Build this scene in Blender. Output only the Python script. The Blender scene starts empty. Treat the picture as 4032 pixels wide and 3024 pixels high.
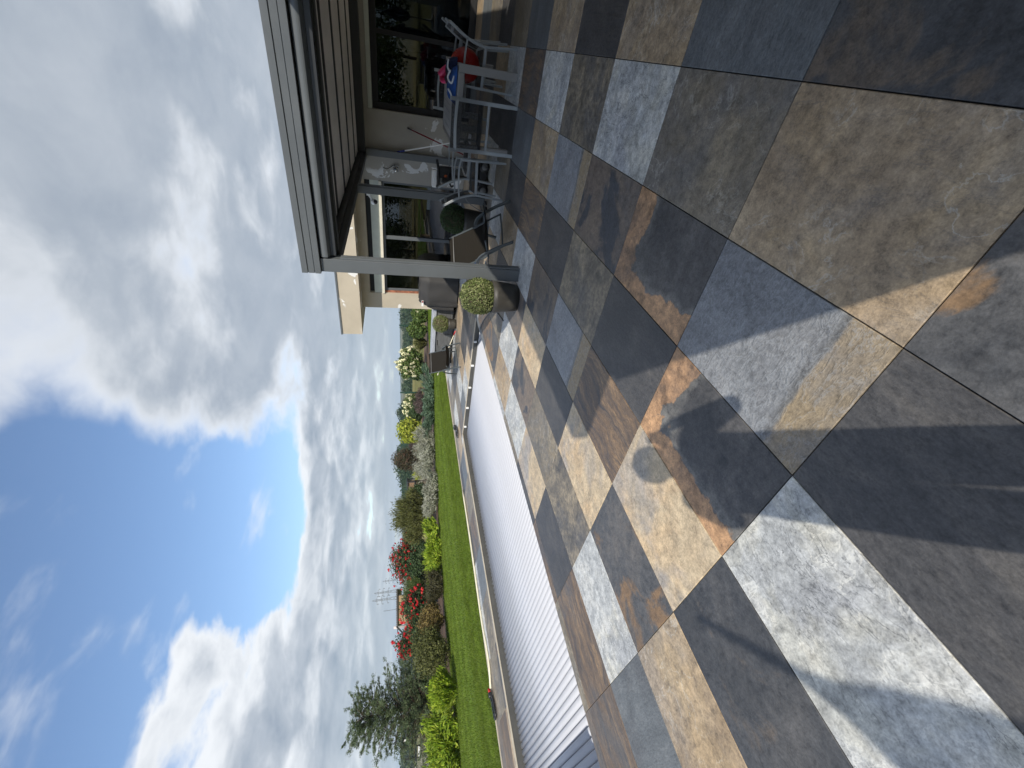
import bpy, math, random
import numpy as np
from mathutils import Vector, Matrix

random.seed(7)
rng = np.random.default_rng(11)
scene = bpy.context.scene
col = scene.collection
rad = math.radians

# ------------------------------------------------------------------ camera
# World axes: x runs along the long side of the paving slabs towards the house,
# y runs along their short side towards the lawn, z is up; slab corner = origin.
F_PX, PITCH, ROLL, EYE = 1653.0, rad(14.87), rad(0.65), 1.475
YAW = rad(50.83)
CAMX = np.array([-0.780, -0.512, EYE])
_R = np.array([[math.cos(YAW), math.sin(YAW), 0], [-math.sin(YAW), math.cos(YAW), 0], [0, 0, 1]])


def ray(px, py):
    """direction of a pixel of the 4032 x 3024 photograph (which lies on its side)"""
    u, v = (3024 - py) - 1512, 2016 - px
    c, s = math.cos(ROLL), math.sin(ROLL)
    u, v = u * c + v * s, -u * s + v * c
    cp, sp = math.cos(PITCH), math.sin(PITCH)
    return _R @ np.array([u / F_PX, cp + v / F_PX * sp, -sp + v / F_PX * cp])


def hit(px, py, axis, val):
    d = ray(px, py)
    k = 'xyz'.index(axis)
    return CAMX + d * ((val - CAMX[k]) / d[k])


fwd = ray(2016, 1512); fwd /= np.linalg.norm(fwd)
up_img = ray(2016, 0) - ray(2016, 1512); up_img /= np.linalg.norm(up_img)       # picture up
right_img = np.cross(fwd, up_img)
cam_d = bpy.data.cameras.new('camera')
cam_d.sensor_fit = 'HORIZONTAL'; cam_d.sensor_width = 36.0
cam_d.lens = F_PX / 4032 * 36.0
cam_d.clip_start = 0.02; cam_d.clip_end = 20000
cam = bpy.data.objects.new('camera', cam_d); col.objects.link(cam)
cam.matrix_world = Matrix([[right_img[0], up_img[0], -fwd[0], CAMX[0]],
                           [right_img[1], up_img[1], -fwd[1], CAMX[1]],
                           [right_img[2], up_img[2], -fwd[2], CAMX[2]], [0, 0, 0, 1]])
scene.camera = cam

# ------------------------------------------------------------------ sky, sun, exposure
SUN = Vector((1.04, 1.135, -1.0)).normalized()          # direction the light travels
SUN_ELEV = math.asin(-SUN.z)
world = bpy.data.worlds.new('World'); scene.world = world; world.use_nodes = True
wn = world.node_tree; wn.nodes.clear()


class NT:
    """small node-tree builder"""
    def __init__(s, nt): s.nt = nt
    def n(s, t, **k):
        o = s.nt.nodes.new(t)
        for a, b in k.items(): setattr(o, a, b)
        return o
    def link(s, a, b): s.nt.links.new(a, b)
    def set(s, sock, v):
        if hasattr(v, 'is_output'): s.link(v, sock)
        else: sock.default_value = v
    def math(s, op, a, b=0.0, c=None, clamp=False):
        o = s.n('ShaderNodeMath', operation=op, use_clamp=clamp)
        s.set(o.inputs[0], a); s.set(o.inputs[1], b)
        if c is not None: s.set(o.inputs[2], c)
        return o.outputs[0]
    def vmath(s, op, a, b=(0, 0, 0)):
        o = s.n('ShaderNodeVectorMath', operation=op)
        s.set(o.inputs[0], a)
        if op == 'SCALE': s.set(o.inputs['Scale'], b)
        else: s.set(o.inputs[1], b)
        return o.outputs['Value'] if op in ('DOT_PRODUCT', 'LENGTH') else o.outputs[0]
    def mrange(s, v, a, b, c=0.0, d=1.0, smooth=True):
        o = s.n('ShaderNodeMapRange', interpolation_type='SMOOTHSTEP' if smooth else 'LINEAR')
        s.set(o.inputs['Value'], v)
        for k, x in zip(('From Min', 'From Max', 'To Min', 'To Max'), (a, b, c, d)): s.set(o.inputs[k], x)
        return o.outputs['Result']
    def noise(s, vec, scale, detail=6, rough=0.55, dist=0.0, w=None):
        o = s.n('ShaderNodeTexNoise', noise_dimensions='4D' if w is not None else '3D')
        s.set(o.inputs['Vector'], vec)
        if w is not None: s.set(o.inputs['W'], w)
        for k, x in zip(('Scale', 'Detail', 'Roughness', 'Distortion'), (scale, detail, rough, dist)): s.set(o.inputs[k], x)
        return o.outputs['Fac']
    def mix(s, f, a, b, blend='MIX'):
        o = s.n('ShaderNodeMix', data_type='RGBA', blend_type=blend, clamp_factor=True)
        s.set(o.inputs['Factor'], f)
        s.set(o.inputs['A'], a if hasattr(a, 'is_output') else (*a[:3], 1))
        s.set(o.inputs['B'], b if hasattr(b, 'is_output') else (*b[:3], 1))
        return o.outputs['Result']
    def ramp(s, f, stops, interp='LINEAR'):
        o = s.n('ShaderNodeValToRGB'); o.color_ramp.interpolation = interp
        e = o.color_ramp.elements
        while len(e) < len(stops): e.new(0.5)
        for q, (p, c) in zip(e, stops): q.position = p; q.color = (*c[:3], 1)
        s.set(o.inputs['Fac'], f)
        return o.outputs['Color']
    def sep(s, v):
        o = s.n('ShaderNodeSeparateXYZ'); s.set(o.inputs[0], v); return o.outputs
    def comb(s, x, y, z):
        o = s.n('ShaderNodeCombineXYZ')
        for k, q in enumerate((x, y, z)): s.set(o.inputs[k], q)
        return o.outputs[0]


W = NT(wn)
sky = W.n('ShaderNodeTexSky', sky_type='NISHITA', sun_disc=False)
sky.sun_elevation = SUN_ELEV
sky.sun_rotation = math.atan2(-SUN.x, -SUN.y)
sky.altitude = 100; sky.air_density = 1.0; sky.dust_density = 0.25; sky.ozone_density = 3.0
d = W.vmath('NORMALIZE', W.n('ShaderNodeTexCoord').outputs['Generated'])
dx, dy, dz = W.sep(d)
zz = W.math('ADD', W.math('MAXIMUM', dz, 0.0), 0.17)
P = W.comb(W.math('DIVIDE', dx, zz), W.math('DIVIDE', dy, zz), 0.0)
warp = W.n('ShaderNodeTexNoise'); W.set(warp.inputs['Vector'], P); warp.inputs['Scale'].default_value = 1.3; warp.inputs['Detail'].default_value = 4
P2 = W.vmath('ADD', P, W.vmath('SCALE', W.vmath('SUBTRACT', warp.outputs['Color'], (0.5, 0.5, 0.5)), 0.34))
SKY_SHIFT = (3.1, 1.7, 0.0)
PS = W.vmath('ADD', P2, SKY_SHIFT)
big = W.noise(PS, 0.75, 3, 0.5)
fine = W.noise(PS, 1.9, 10, 0.53)
body = W.math('ADD', W.math('MULTIPLY', big, 0.55), W.math('MULTIPLY', fine, 1.25))
body = W.math('SUBTRACT', body, 0.40)
# weather: an open blue gap over the lawn and pool, a thick deck over the house, a bank low over the garden
gap = W.math('MAXIMUM', W.mrange(W.vmath('DOT_PRODUCT', d, (0.403, 0.752, 0.522)), 0.935, 0.982),
             W.mrange(W.vmath('DOT_PRODUCT', d, (0.520, 0.777, 0.355)), 0.975, 0.998, 0.0, 0.85))
deck = W.mrange(W.vmath('DOT_PRODUCT', d, (0.90, 0.15, 0.41)), 0.74, 0.96)
low = W.math('ADD', W.mrange(dz, 0.30, 0.12), W.mrange(W.vmath('DOT_PRODUCT', d, (0.215, 0.93, 0.298)), 0.965, 0.998, 0.0, 1.1))
bias = W.math('ADD', W.math('MULTIPLY', gap, -0.33), W.math('MULTIPLY', deck, 0.30))
bias = W.math('ADD', bias, W.math('MULTIPLY', low, 0.22))
cov = W.math('ADD', body, bias)
mask = W.mrange(cov, W.mrange(deck, 0.0, 0.6, 0.47, 0.40), W.mrange(deck, 0.0, 0.6, 0.60, 0.72))
wisp = W.mrange(W.noise(W.vmath('MULTIPLY', PS, (1.0, 1.5, 1.0)), 2.6, 8, 0.55), 0.56, 0.78, 0.0, 0.55)
mask = W.math('MAXIMUM', mask, wisp)
thick = W.mrange(cov, 0.54, 0.86)
tex = W.noise(PS, 3.4, 9, 0.6)
shade = W.math('ADD', W.math('MULTIPLY', thick, 0.75), W.math('MULTIPLY', W.math('SUBTRACT', tex, 0.5), W.mrange(deck, 0.0, 1.0, 1.0, 0.5)), clamp=True)
cloud = W.mix(shade, (0.66, 0.675, 0.69), (0.18, 0.22, 0.275))
hazy = W.mrange(dz, 0.17, 0.0)
cloud = W.mix(W.math('MULTIPLY', hazy, 0.5), cloud, (0.36, 0.44, 0.52))
SKY_K = 0.118
skyc = W.vmath('SCALE', sky.outputs[0], SKY_K)
tot = W.mix(W.math('MULTIPLY', mask, 0.94), skyc, cloud)
tot = W.mix(W.mrange(dz, 0.06, -0.01), tot, (0.35, 0.44, 0.53))
bg = W.n('ShaderNodeBackground'); W.link(tot, bg.inputs[0]); bg.inputs[1].default_value = 1.0
W.link(bg.outputs[0], W.n('ShaderNodeOutputWorld').inputs[0])

sun_d = bpy.data.lights.new('sun', 'SUN'); sun_d.energy = 3.5; sun_d.angle = rad(0.55); sun_d.color = (1.0, 0.93, 0.82)
sun = bpy.data.objects.new('sun', sun_d); col.objects.link(sun)
sun.rotation_euler = SUN.to_track_quat('-Z', 'Y').to_euler(); sun.location = (0, 0, 60)
vs = scene.view_settings
vs.view_transform = 'Standard'; vs.look = 'None'; vs.gamma = 1; vs.use_curve_mapping = False
vs.exposure = 0.58
scene.render.engine = 'CYCLES'
scene.cycles.max_bounces = 8; scene.cycles.diffuse_bounces = 4; scene.cycles.glossy_bounces = 4; scene.cycles.transparent_max_bounces = 16

# ------------------------------------------------------------------ mesh helpers
def link(o, parent=None):
    col.objects.link(o)
    if parent is not None: o.parent = parent
    return o


class MB:
    def __init__(s): s.v = []; s.f = []
    def add(s, v, f):
        k = len(s.v); s.v += [tuple(map(float, q)) for q in v]; s.f += [tuple(i + k for i in q) for q in f]; return s
    def box(s, lo, hi, M=None):
        x0, y0, z0 = lo; x1, y1, z1 = hi
        v = [(x0, y0, z0), (x1, y0, z0), (x1, y1, z0), (x0, y1, z0), (x0, y0, z1), (x1, y0, z1), (x1, y1, z1), (x0, y1, z1)]
        if M is not None: v = [tuple(M @ Vector(q)) for q in v]
        return s.add(v, [(0, 3, 2, 1), (4, 5, 6, 7), (0, 1, 5, 4), (1, 2, 6, 5), (2, 3, 7, 6), (3, 0, 4, 7)])
    def bar(s, p, q, w, h, upv=(0, 0, 1)):
        p, q = Vector(p), Vector(q); t = (q - p).normalized(); u = Vector(upv)
        if abs(t.dot(u)) > 0.98: u = Vector((0, 1, 0))
        sx = t.cross(u).normalized() * (w / 2); sy = sx.cross(t).normalized() * (h / 2)
        v = [c + a * sx + b * sy for c in (p, q) for a, b in ((-1, -1), (1, -1), (1, 1), (-1, 1))]
        return s.add(v, [(0, 1, 2, 3), (7, 6, 5, 4), (0, 4, 5, 1), (1, 5, 6, 2), (2, 6, 7, 3), (3, 7, 4, 0)])
    def path(s, pts, w, h=None, upv=(0, 0, 1), n=4):
        """swept rectangle (n=4, w x h) or round tube (n>4, radius w)"""
        pts = [Vector(p) for p in pts]; rings = []
        for i, p in enumerate(pts):
            t = (pts[min(i + 1, len(pts) - 1)] - pts[max(i - 1, 0)]).normalized(); u = Vector(upv)
            if abs(t.dot(u)) > 0.97: u = Vector((0, 1, 0)) if abs(t.y) < 0.9 else Vector((1, 0, 0))
            a = t.cross(u).normalized(); b = a.cross(t).normalized()
            if h is not None: rings.append([p + a * (x * w / 2) + b * (y * h / 2) for x, y in ((-1, -1), (1, -1), (1, 1), (-1, 1))])
            else:
                r = w[i] if isinstance(w, (list, tuple)) else w
                rings.append([p + a * (r * math.cos(6.28318 * k / n)) + b * (r * math.sin(6.28318 * k / n)) for k in range(n)])
        v = [q for r in rings for q in r]; f = []
        for i in range(len(rings) - 1):
            for k in range(n): f.append((i * n + k, i * n + (k + 1) % n, (i + 1) * n + (k + 1) % n, (i + 1) * n + k))
        f.append(tuple(range(n - 1, -1, -1))); f.append(tuple((len(rings) - 1) * n + k for k in range(n)))
        return s.add(v, f)
    def lathe(s, prof, n=24, c=(0, 0, 0), caps=True):
        v = [(c[0] + r * math.cos(6.28318 * k / n), c[1] + r * math.sin(6.28318 * k / n), c[2] + z) for r, z in prof for k in range(n)]
        f = [(i * n + k, i * n + (k + 1) % n, (i + 1) * n + (k + 1) % n, (i + 1) * n + k) for i in range(len(prof) - 1) for k in range(n)]
        if caps: f += [tuple(range(n - 1, -1, -1)), tuple((len(prof) - 1) * n + k for k in range(n))]
        return s.add(v, f)
    def ball(s, c, r, n=16, m=10):
        return s.lathe([(max(r[0] * math.sin(math.pi * k / m), 1e-4), -r[2] * math.cos(math.pi * k / m)) for k in range(m + 1)], n, c)
    def grid(s, fn, nu, nv):
        v = [fn(i / nu, j / nv) for i in range(nu + 1) for j in range(nv + 1)]
        f = [(i * (nv + 1) + j, (i + 1) * (nv + 1) + j, (i + 1) * (nv + 1) + j + 1, i * (nv + 1) + j + 1) for i in range(nu) for j in range(nv)]
        return s.add(v, f)
    def mesh(s, name, smooth=False):
        me = bpy.data.meshes.new(name); me.from_pydata(s.v, [], s.f); me.update()
        if smooth:
            for p in me.polygons: p.use_smooth = True
        return me
    def build(s, name, mat, parent=None, smooth=False, bevel=0.0, loc=None):
        me = s.mesh(name, smooth); me.materials.append(mat)
        o = link(bpy.data.objects.new(name, me), parent)
        if loc is not None: o.location = loc
        if bevel:
            b = o.modifiers.new('bevel', 'BEVEL'); b.width = bevel; b.segments = 2; b.limit_method = 'ANGLE'; b.angle_limit = rad(40)
        return o


def np_mesh(name, V, Fq, mat, parent=None, loc=None, smooth=False):
    """fast mesh from numpy arrays; Fq is (n, 3) or (n, 4)"""
    me = bpy.data.meshes.new(name); k = Fq.shape[1]
    me.vertices.add(len(V)); me.vertices.foreach_set('co', np.ascontiguousarray(V, dtype=np.float32).ravel())
    me.loops.add(Fq.size); me.loops.foreach_set('vertex_index', np.ascontiguousarray(Fq, dtype=np.int32).ravel())
    me.polygons.add(len(Fq)); me.polygons.foreach_set('loop_start', np.arange(0, Fq.size, k, dtype=np.int32))
    me.update(calc_edges=True)
    if smooth: me.polygons.foreach_set('use_smooth', np.ones(len(Fq), dtype=bool))
    me.materials.append(mat)
    o = link(bpy.data.objects.new(name, me), parent)
    if loc is not None: o.location = loc
    return o


def thing(name, label, cat, loc=(0, 0, 0), rz=0.0, group=None):
    o = link(bpy.data.objects.new(name, None)); o.location = loc; o.rotation_euler = (0, 0, rz)
    o.empty_display_size = 0.1
    return tag(o, label, cat, group)


def tag(o, label=None, cat=None, group=None, kind=None):
    if label: o['label'] = label
    if cat: o['category'] = cat
    if group: o['group'] = group
    if kind: o['kind'] = kind
    return o


def copy_tree(o, loc, rz, label, group=None, scale=None):
    def cp(s, par):
        c = s.copy(); col.objects.link(c); c.parent = par
        for ch in list(s.children): cp(ch, c)
        return c
    c = cp(o, None); c.location = loc; c.rotation_euler = (0, 0, rz); c['label'] = label
    if group: c['group'] = group
    if scale: c.scale = scale
    return c

# ------------------------------------------------------------------ materials
MATS = {}


def mat(name, base, rough=0.6, metal=0.0, bump=0.0, bscale=40.0, var=0.0, vscale=4.0, spec=0.5, stretch=None, sheen=0.0):
    """plain procedural material: base colour with noise variation and fine relief"""
    m = bpy.data.materials.new(name); m.use_nodes = True; t = NT(m.node_tree)
    b = m.node_tree.nodes['Principled BSDF']
    co = t.n('ShaderNodeTexCoord').outputs['Object']
    if stretch: co = t.vmath('MULTIPLY', co, stretch)
    if var:
        f = t.noise(co, vscale, 6, 0.6)
        c = t.mix(t.mrange(f, 0.3, 0.7), [x * (1 - var) for x in base], [min(1, x * (1 + var)) for x in base])
        t.link(c, b.inputs['Base Color'])
        t.link(t.mrange(f, 0.3, 0.7, max(0.02, rough - 0.08), min(1, rough + 0.08)), b.inputs['Roughness'])
    else:
        b.inputs['Base Color'].default_value = (*base, 1); b.inputs['Roughness'].default_value = rough
    b.inputs['Metallic'].default_value = metal
    b.inputs['Specular IOR Level'].default_value = spec
    if bump:
        bp = t.n('ShaderNodeBump'); bp.inputs['Strength'].default_value = bump; bp.inputs['Distance'].default_value = 0.01
        t.link(t.noise(co, bscale, 5, 0.6), bp.inputs['Height']); t.link(bp.outputs[0], b.inputs['Normal'])
    MATS[name] = m
    return m


GAIN = 1.25


def slate(name, c1, c2, c3, scale=2.6, dist=0.7, streak=None, mott=0.45, vein=0.0, rough=0.5, bump=0.35,
          band=None, rust=None, patch=None, stripes=None, ripple=0.0, cloudy=0.7, cover=0.0):
    m = bpy.data.materials.new(name); m.use_nodes = True; t = NT(m.node_tree)
    b = m.node_tree.nodes['Principled BSDF']
    co = t.n('ShaderNodeTexCoord').outputs['Object']
    rnd = t.n('ShaderNodeObjectInfo').outputs['Random']
    w = t.math('MULTIPLY', rnd, 37.0)
    x, y, z = t.sep(co)
    sco = t.vmath('MULTIPLY', co, streak) if streak else co
    n1 = t.noise(sco, scale, 9, 0.62, dist, w)
    n2 = t.noise(sco, scale * 7.5, 8, 0.7, 0.3, w)
    n3 = t.noise(co, 110, 4, 0.7, 0.0, w)
    c = t.ramp(n1, [(0.30, c1), (0.5, c2), (0.70, c3)])
    if patch:                                    # a differently coloured stain with a torn outline
        f = t.mrange(t.noise(co, 2.0, 8, 0.6, 0.8, t.math('ADD', w, 9.0)), 0.53 + cover, 0.60 + cover)
        c = t.mix(f, c, t.mix(n2, patch, [q * 0.6 for q in patch]))
    if stripes:                                  # wood-like run of the layers
        wob = t.math('ADD', t.math('MULTIPLY', y, 1.0), t.math('MULTIPLY', t.noise(co, 2.2, 4, 0.5, 0.3, w), 0.35))
        sn = t.noise(t.comb(t.math('MULTIPLY', x, 1.1), t.math('MULTIPLY', wob, 14.0), 0.0), 1.6, 7, 0.7, 0.4, w)
        c = t.mix(t.mrange(sn, 0.36, 0.66), c, stripes)
    if rust:                                     # orange flank where the upper layer has flaked off
        e = t.math('MAXIMUM', t.math('MULTIPLY', x, 1.0 / 0.9), t.math('MULTIPLY', y, 1.0 / 0.6))
        e = t.math('ADD', e, t.math('MULTIPLY', t.math('SUBTRACT', t.noise(co, 3.2, 7, 0.55, 0.6, w), 0.5), 0.75))
        f = t.mrange(e, 0.755, 0.785)
        rc = t.ramp(t.noise(co, 6, 7, 0.6, 0.8, w), [(0.3, [q * 0.45 for q in rust]), (0.48, rust), (0.7, [min(1, q * 1.35) for q in rust])])
        rim = t.math('MULTIPLY', t.mrange(e, 0.64, 0.745), t.math('SUBTRACT', 1.0, f))
        c = t.mix(t.math('MULTIPLY', rim, 0.6), c, (0.17, 0.165, 0.15))
        c = t.mix(f, c, rc)
    if band:                                     # strip of the neighbouring layer along one end
        e = t.math('ADD', x, t.math('MULTIPLY', t.math('SUBTRACT', t.noise(co, 5, 6, 0.6, 0.3, w), 0.5), 0.10))
        f = t.mrange(e, 0.185, 0.165)
        dk = t.math('MULTIPLY', t.mrange(e, 0.235, 0.185), t.math('SUBTRACT', 1.0, f))
        c = t.mix(t.math('MULTIPLY', dk, 0.65), c, (0.07, 0.065, 0.055))
        c = t.mix(f, c, t.mix(n2, band, [q * 0.62 for q in band]))
    g_ = sum(c2) / 3
    n0 = t.noise(co, 1.5, 6, 0.6, 0.9, t.math('ADD', w, 21.0))
    c = t.mix(t.mrange(n0, 0.47, 0.66, 0.0, cloudy), c, (g_ * 0.66, g_ * 0.68, g_ * 0.72))
    n4 = t.noise(sco, 34, 5, 0.65, 0.2, w)
    lum = t.math('ADD', t.mrange(n2, 0.34, 0.66, 1 - mott, 1 + mott, False), t.mrange(n3, 0.3, 0.7, -0.28, 0.28, False))
    lum = t.math('ADD', lum, t.mrange(n4, 0.32, 0.68, -0.22, 0.22, False))
    lum = t.math('MULTIPLY', lum, t.mrange(n4, 0.60, 0.70, GAIN, GAIN * 0.72))
    c = t.mix(1.0, c, t.comb(lum, lum, lum), 'MULTIPLY')
    if vein:
        v = t.math('ABSOLUTE', t.math('SUBTRACT', t.noise(co, 3.1, 7, 0.6, 1.1, t.math('ADD', w, 4.0)), 0.5))
        v = t.math('MULTIPLY', t.mrange(v, 0.012, 0.0), t.mrange(n1, 0.42, 0.55))
        c = t.mix(t.math('MULTIPLY', v, vein), c, (0.70, 0.70, 0.66))
        v2 = t.math('ABSOLUTE', t.math('SUBTRACT', t.noise(t.vmath('MULTIPLY', co, (1, 2.2, 1)), 2.3, 8, 0.62, 1.5, t.math('ADD', w, 14.0)), 0.5))
        v2 = t.math('MULTIPLY', t.mrange(v2, 0.010, 0.0), t.mrange(n0, 0.40, 0.52))
        c = t.mix(t.math('MULTIPLY', v2, vein), c, (0.10, 0.105, 0.11))
        wp = t.mrange(t.noise(co, 2.7, 6, 0.6, 0.6, t.math('ADD', w, 33.0)), 0.5, 0.62)
        c = t.mix(t.math('MULTIPLY', wp, 0.45), c, t.mix(1.0, c, (1.06, 1.0, 0.84), 'MULTIPLY'))
    t.link(c, b.inputs['Base Color'])
    t.link(t.mrange(n2, 0.3, 0.7, rough - 0.10, rough + 0.12), b.inputs['Roughness'])
    h = t.math('ADD', t.math('MULTIPLY', n2, 0.8), t.math('MULTIPLY', n3, 0.25))
    if ripple:
        rp = t.math('ABSOLUTE', t.math('SUBTRACT', t.noise(t.vmath('MULTIPLY', co, (1.9, 0.9, 1)), 9.0, 7, 0.62, 0.7, w), 0.5))
        h = t.math('ADD', h, t.math('MULTIPLY', t.math('POWER', t.mrange(rp, 0.12, 0.0), 1.5), ripple))
        c2_ = t.mix(t.math('MULTIPLY', t.mrange(rp, 0.022, 0.0), 0.28), c, (0.42, 0.45, 0.48)); t.link(c2_, b.inputs['Base Color'])
    bp = t.n('ShaderNodeBump'); bp.inputs['Strength'].default_value = bump; bp.inputs['Distance'].default_value = 0.011
    t.link(h, bp.inputs['Height']); t.link(bp.outputs[0], b.inputs['Normal'])
    MATS[name] = m
    return m


TAN = (0.30, 0.235, 0.15)
slate('slate_charcoal', (0.040, 0.040, 0.042), (0.056, 0.055, 0.056), (0.085, 0.080, 0.075), streak=(1, 2.2, 1), mott=0.30)
slate('slate_steel', (0.080, 0.088, 0.094), (0.105, 0.115, 0.122), (0.14, 0.15, 0.155), streak=(3, 1, 1), mott=0.25)
slate('slate_blue', (0.15, 0.16, 0.172), (0.195, 0.203, 0.213), (0.25, 0.255, 0.262), mott=0.22, band=TAN, ripple=0.8)
slate('slate_sand', (0.21, 0.155, 0.098), (0.30, 0.228, 0.148), (0.37, 0.29, 0.19), scale=2.0, mott=0.36, cloudy=0.4, vein=0.32, bump=0.5)
slate('slate_gold', (0.33, 0.255, 0.165), (0.41, 0.33, 0.22), (0.43, 0.30, 0.17), scale=1.7, mott=0.30)
slate('slate_mottled', (0.05, 0.048, 0.045), (0.145, 0.125, 0.095), (0.27, 0.225, 0.155), scale=3.2, dist=1.4, mott=0.5)
slate('slate_pale', (0.24, 0.25, 0.255), (0.37, 0.38, 0.375), (0.50, 0.49, 0.45), scale=2.4, dist=1.3, mott=0.34, vein=0.75)
slate('slate_rust', (0.040, 0.040, 0.041), (0.062, 0.060, 0.060), (0.11, 0.105, 0.10), mott=0.38, rust=(0.36, 0.215, 0.115))
slate('slate_wood', (0.11, 0.075, 0.05), (0.17, 0.115, 0.07), (0.30, 0.20, 0.11), streak=(1, 3, 1), mott=0.3, stripes=(0.055, 0.05, 0.05))
slate('slate_olive', (0.115, 0.097, 0.073), (0.165, 0.142, 0.108), (0.225, 0.19, 0.14), scale=2.2, mott=0.38, cloudy=0.55, vein=0.22, bump=0.45)
slate('slate_stained', (0.105, 0.085, 0.07), (0.13, 0.105, 0.085), (0.17, 0.135, 0.10), mott=0.32, patch=(0.055, 0.06, 0.07))
slate('slate_fox', (0.048, 0.050, 0.054), (0.075, 0.075, 0.076), (0.115, 0.105, 0.095), mott=0.32, patch=(0.21, 0.135, 0.075))
slate('slate_smoke', (0.036, 0.038, 0.042), (0.050, 0.052, 0.056), (0.075, 0.073, 0.072), mott=0.34, patch=(0.125, 0.10, 0.078), cover=0.05)
SL = dict(K='slate_smoke', D='slate_charcoal', S='slate_steel', B='slate_blue', T='slate_sand', Y='slate_gold', M='slate_mottled', L='slate_pale',
          O='slate_rust', W='slate_wood', G='slate_olive', N='slate_stained', R='slate_fox')

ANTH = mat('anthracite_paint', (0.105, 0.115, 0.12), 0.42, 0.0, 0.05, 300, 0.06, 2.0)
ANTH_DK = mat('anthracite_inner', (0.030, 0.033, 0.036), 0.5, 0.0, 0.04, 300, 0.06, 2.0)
GASKET = mat('black_gasket', (0.012, 0.012, 0.013), 0.7)
ALU = mat('grey_aluminium', (0.34, 0.365, 0.375), 0.42, 0.35, 0.04, 250, 0.07, 3)
ALU_W = mat('table_aluminium', (0.31, 0.30, 0.285), 0.5, 0.2, 0.04, 250, 0.07, 3)
TABLETOP = mat('table_slats', (0.42, 0.43, 0.44), 0.45, 0.1, 0.05, 200, 0.08, 3)
DKMETAL = mat('lounger_frame', (0.085, 0.10, 0.105), 0.38, 0.3, 0.04, 250, 0.08, 3)
WHITEP = mat('white_plastic', (0.78, 0.78, 0.76), 0.4, 0, 0.03, 100, 0.04, 4)
BLACKP = mat('black_plastic', (0.016, 0.016, 0.017), 0.42, 0, 0.04, 120, 0.1, 4)
COVERM = mat('cover_slat', (0.44, 0.455, 0.495), 0.42, 0, 0.05, 200, 0.03, 1.2)
POOLW = mat('pool_liner', (0.085, 0.085, 0.08), 0.55, 0, 0.1, 30, 0.12, 3)
TRIM = mat('pale_edge_trim', (0.50, 0.45, 0.36), 0.5, 0.1, 0.05, 60, 0.1, 3)
GROUT = mat('joint_sand', (0.030, 0.028, 0.026), 0.9, 0, 0.5, 90, 0.25, 6)
SOIL = mat('bed_soil', (0.085, 0.052, 0.033), 0.95, 0, 1.0, 30, 0.35, 5)
POT = mat('pot_clay', (0.040, 0.037, 0.031), 0.55, 0, 0.2, 60, 0.3, 5)
BARK = mat('bark', (0.085, 0.06, 0.042), 0.9, 0, 0.8, 30, 0.3, 8)
BBQ = mat('bbq_cover_fabric', (0.036, 0.035, 0.034), 0.7, 0, 0.15, 180, 0.12, 3)
CAB = mat('cabinet_grey', (0.105, 0.108, 0.108), 0.6, 0, 0.12, 60, 0.22, 5, stretch=(1, 1, 6))
COUNTER = mat('counter_stone', (0.36, 0.38, 0.42), 0.45, 0, 0.06, 60, 0.12, 5)
RED = mat('red_rubber', (0.42, 0.016, 0.012), 0.3, 0, 0.05, 60, 0.1, 4)
ORANGE = mat('orange_plastic', (0.65, 0.12, 0.015), 0.4)
YELLOW = mat('yellow_print', (0.62, 0.36, 0.08), 0.45, 0, 0, 10, 0.2, 20)
BLUE = mat('blue_towelling', (0.022, 0.085, 0.30), 0.95, 0, 1.0, 160, 0.35, 9)
NAVY = mat('navy_cloth', (0.010, 0.018, 0.06), 0.95, 0, 1.0, 160, 0.35, 9)
PLUM = mat('plum_cloth', (0.05, 0.014, 0.03), 0.9, 0, 1.0, 110, 0.8, 30)
WHITECLOTH = mat('white_binding', (0.72, 0.74, 0.76), 0.85, 0, 0.4, 150, 0.06, 9)
PINK = mat('pink_vinyl', (0.62, 0.035, 0.14), 0.35, 0, 0.25, 30, 0.2, 9)
BLUESHOE = mat('blue_foam', (0.11, 0.20, 0.38), 0.6, 0, 0.3, 60, 0.25, 14)
CABLE = mat('grey_cable', (0.17, 0.17, 0.165), 0.6)
HOSE = mat('cream_hose', (0.66, 0.62, 0.48), 0.55, 0, 0.1, 60, 0.08, 6)
CREAM = mat('cream_render_edge', (0.68, 0.64, 0.52), 0.8, 0, 0.3, 60, 0.06, 4)
MINT = mat('insulation_board', (0.50, 0.53, 0.47), 0.85, 0, 0.2, 60, 0.06, 4)
WOOD = mat('weathered_board', (0.30, 0.215, 0.125), 0.85, 0, 0.5, 30, 0.3, 5, stretch=(3, 3, 0.6))
SKIN = mat('skin', (0.5, 0.3, 0.22), 0.5)
TEE = mat('dark_shirt', (0.04, 0.045, 0.06), 0.9)

# plaster with pale unpainted scars
def plaster(name, base, scar, amount):
    m = bpy.data.materials.new(name); m.use_nodes = True; t = NT(m.node_tree); b = m.node_tree.nodes['Principled BSDF']
    co = t.n('ShaderNodeTexCoord').outputs['Object']
    n = t.noise(co, 2.4, 7, 0.55, 0.4); g = t.noise(co, 0.7, 3, 0.5)
    f = t.math('MULTIPLY', t.mrange(n, 0.655 - amount, 0.665 - amount), t.mrange(g, 0.42, 0.5))
    v = t.noise(co, 60, 5, 0.7)
    c = t.mix(t.mrange(t.noise(co, 1.2, 5, 0.6), 0.3, 0.7), [q * 0.90 for q in base], [q * 1.06 for q in base])
    c = t.mix(f, c, scar)
    t.link(c, b.inputs['Base Color']); b.inputs['Roughness'].default_value = 0.9
    bp = t.n('ShaderNodeBump'); bp.inputs['Strength'].default_value = 0.35; bp.inputs['Distance'].default_value = 0.004
    t.link(t.math('ADD', v, t.math('MULTIPLY', f, 0.8)), bp.inputs['Height']); t.link(bp.outputs[0], b.inputs['Normal'])
    MATS[name] = m; return m


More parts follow.
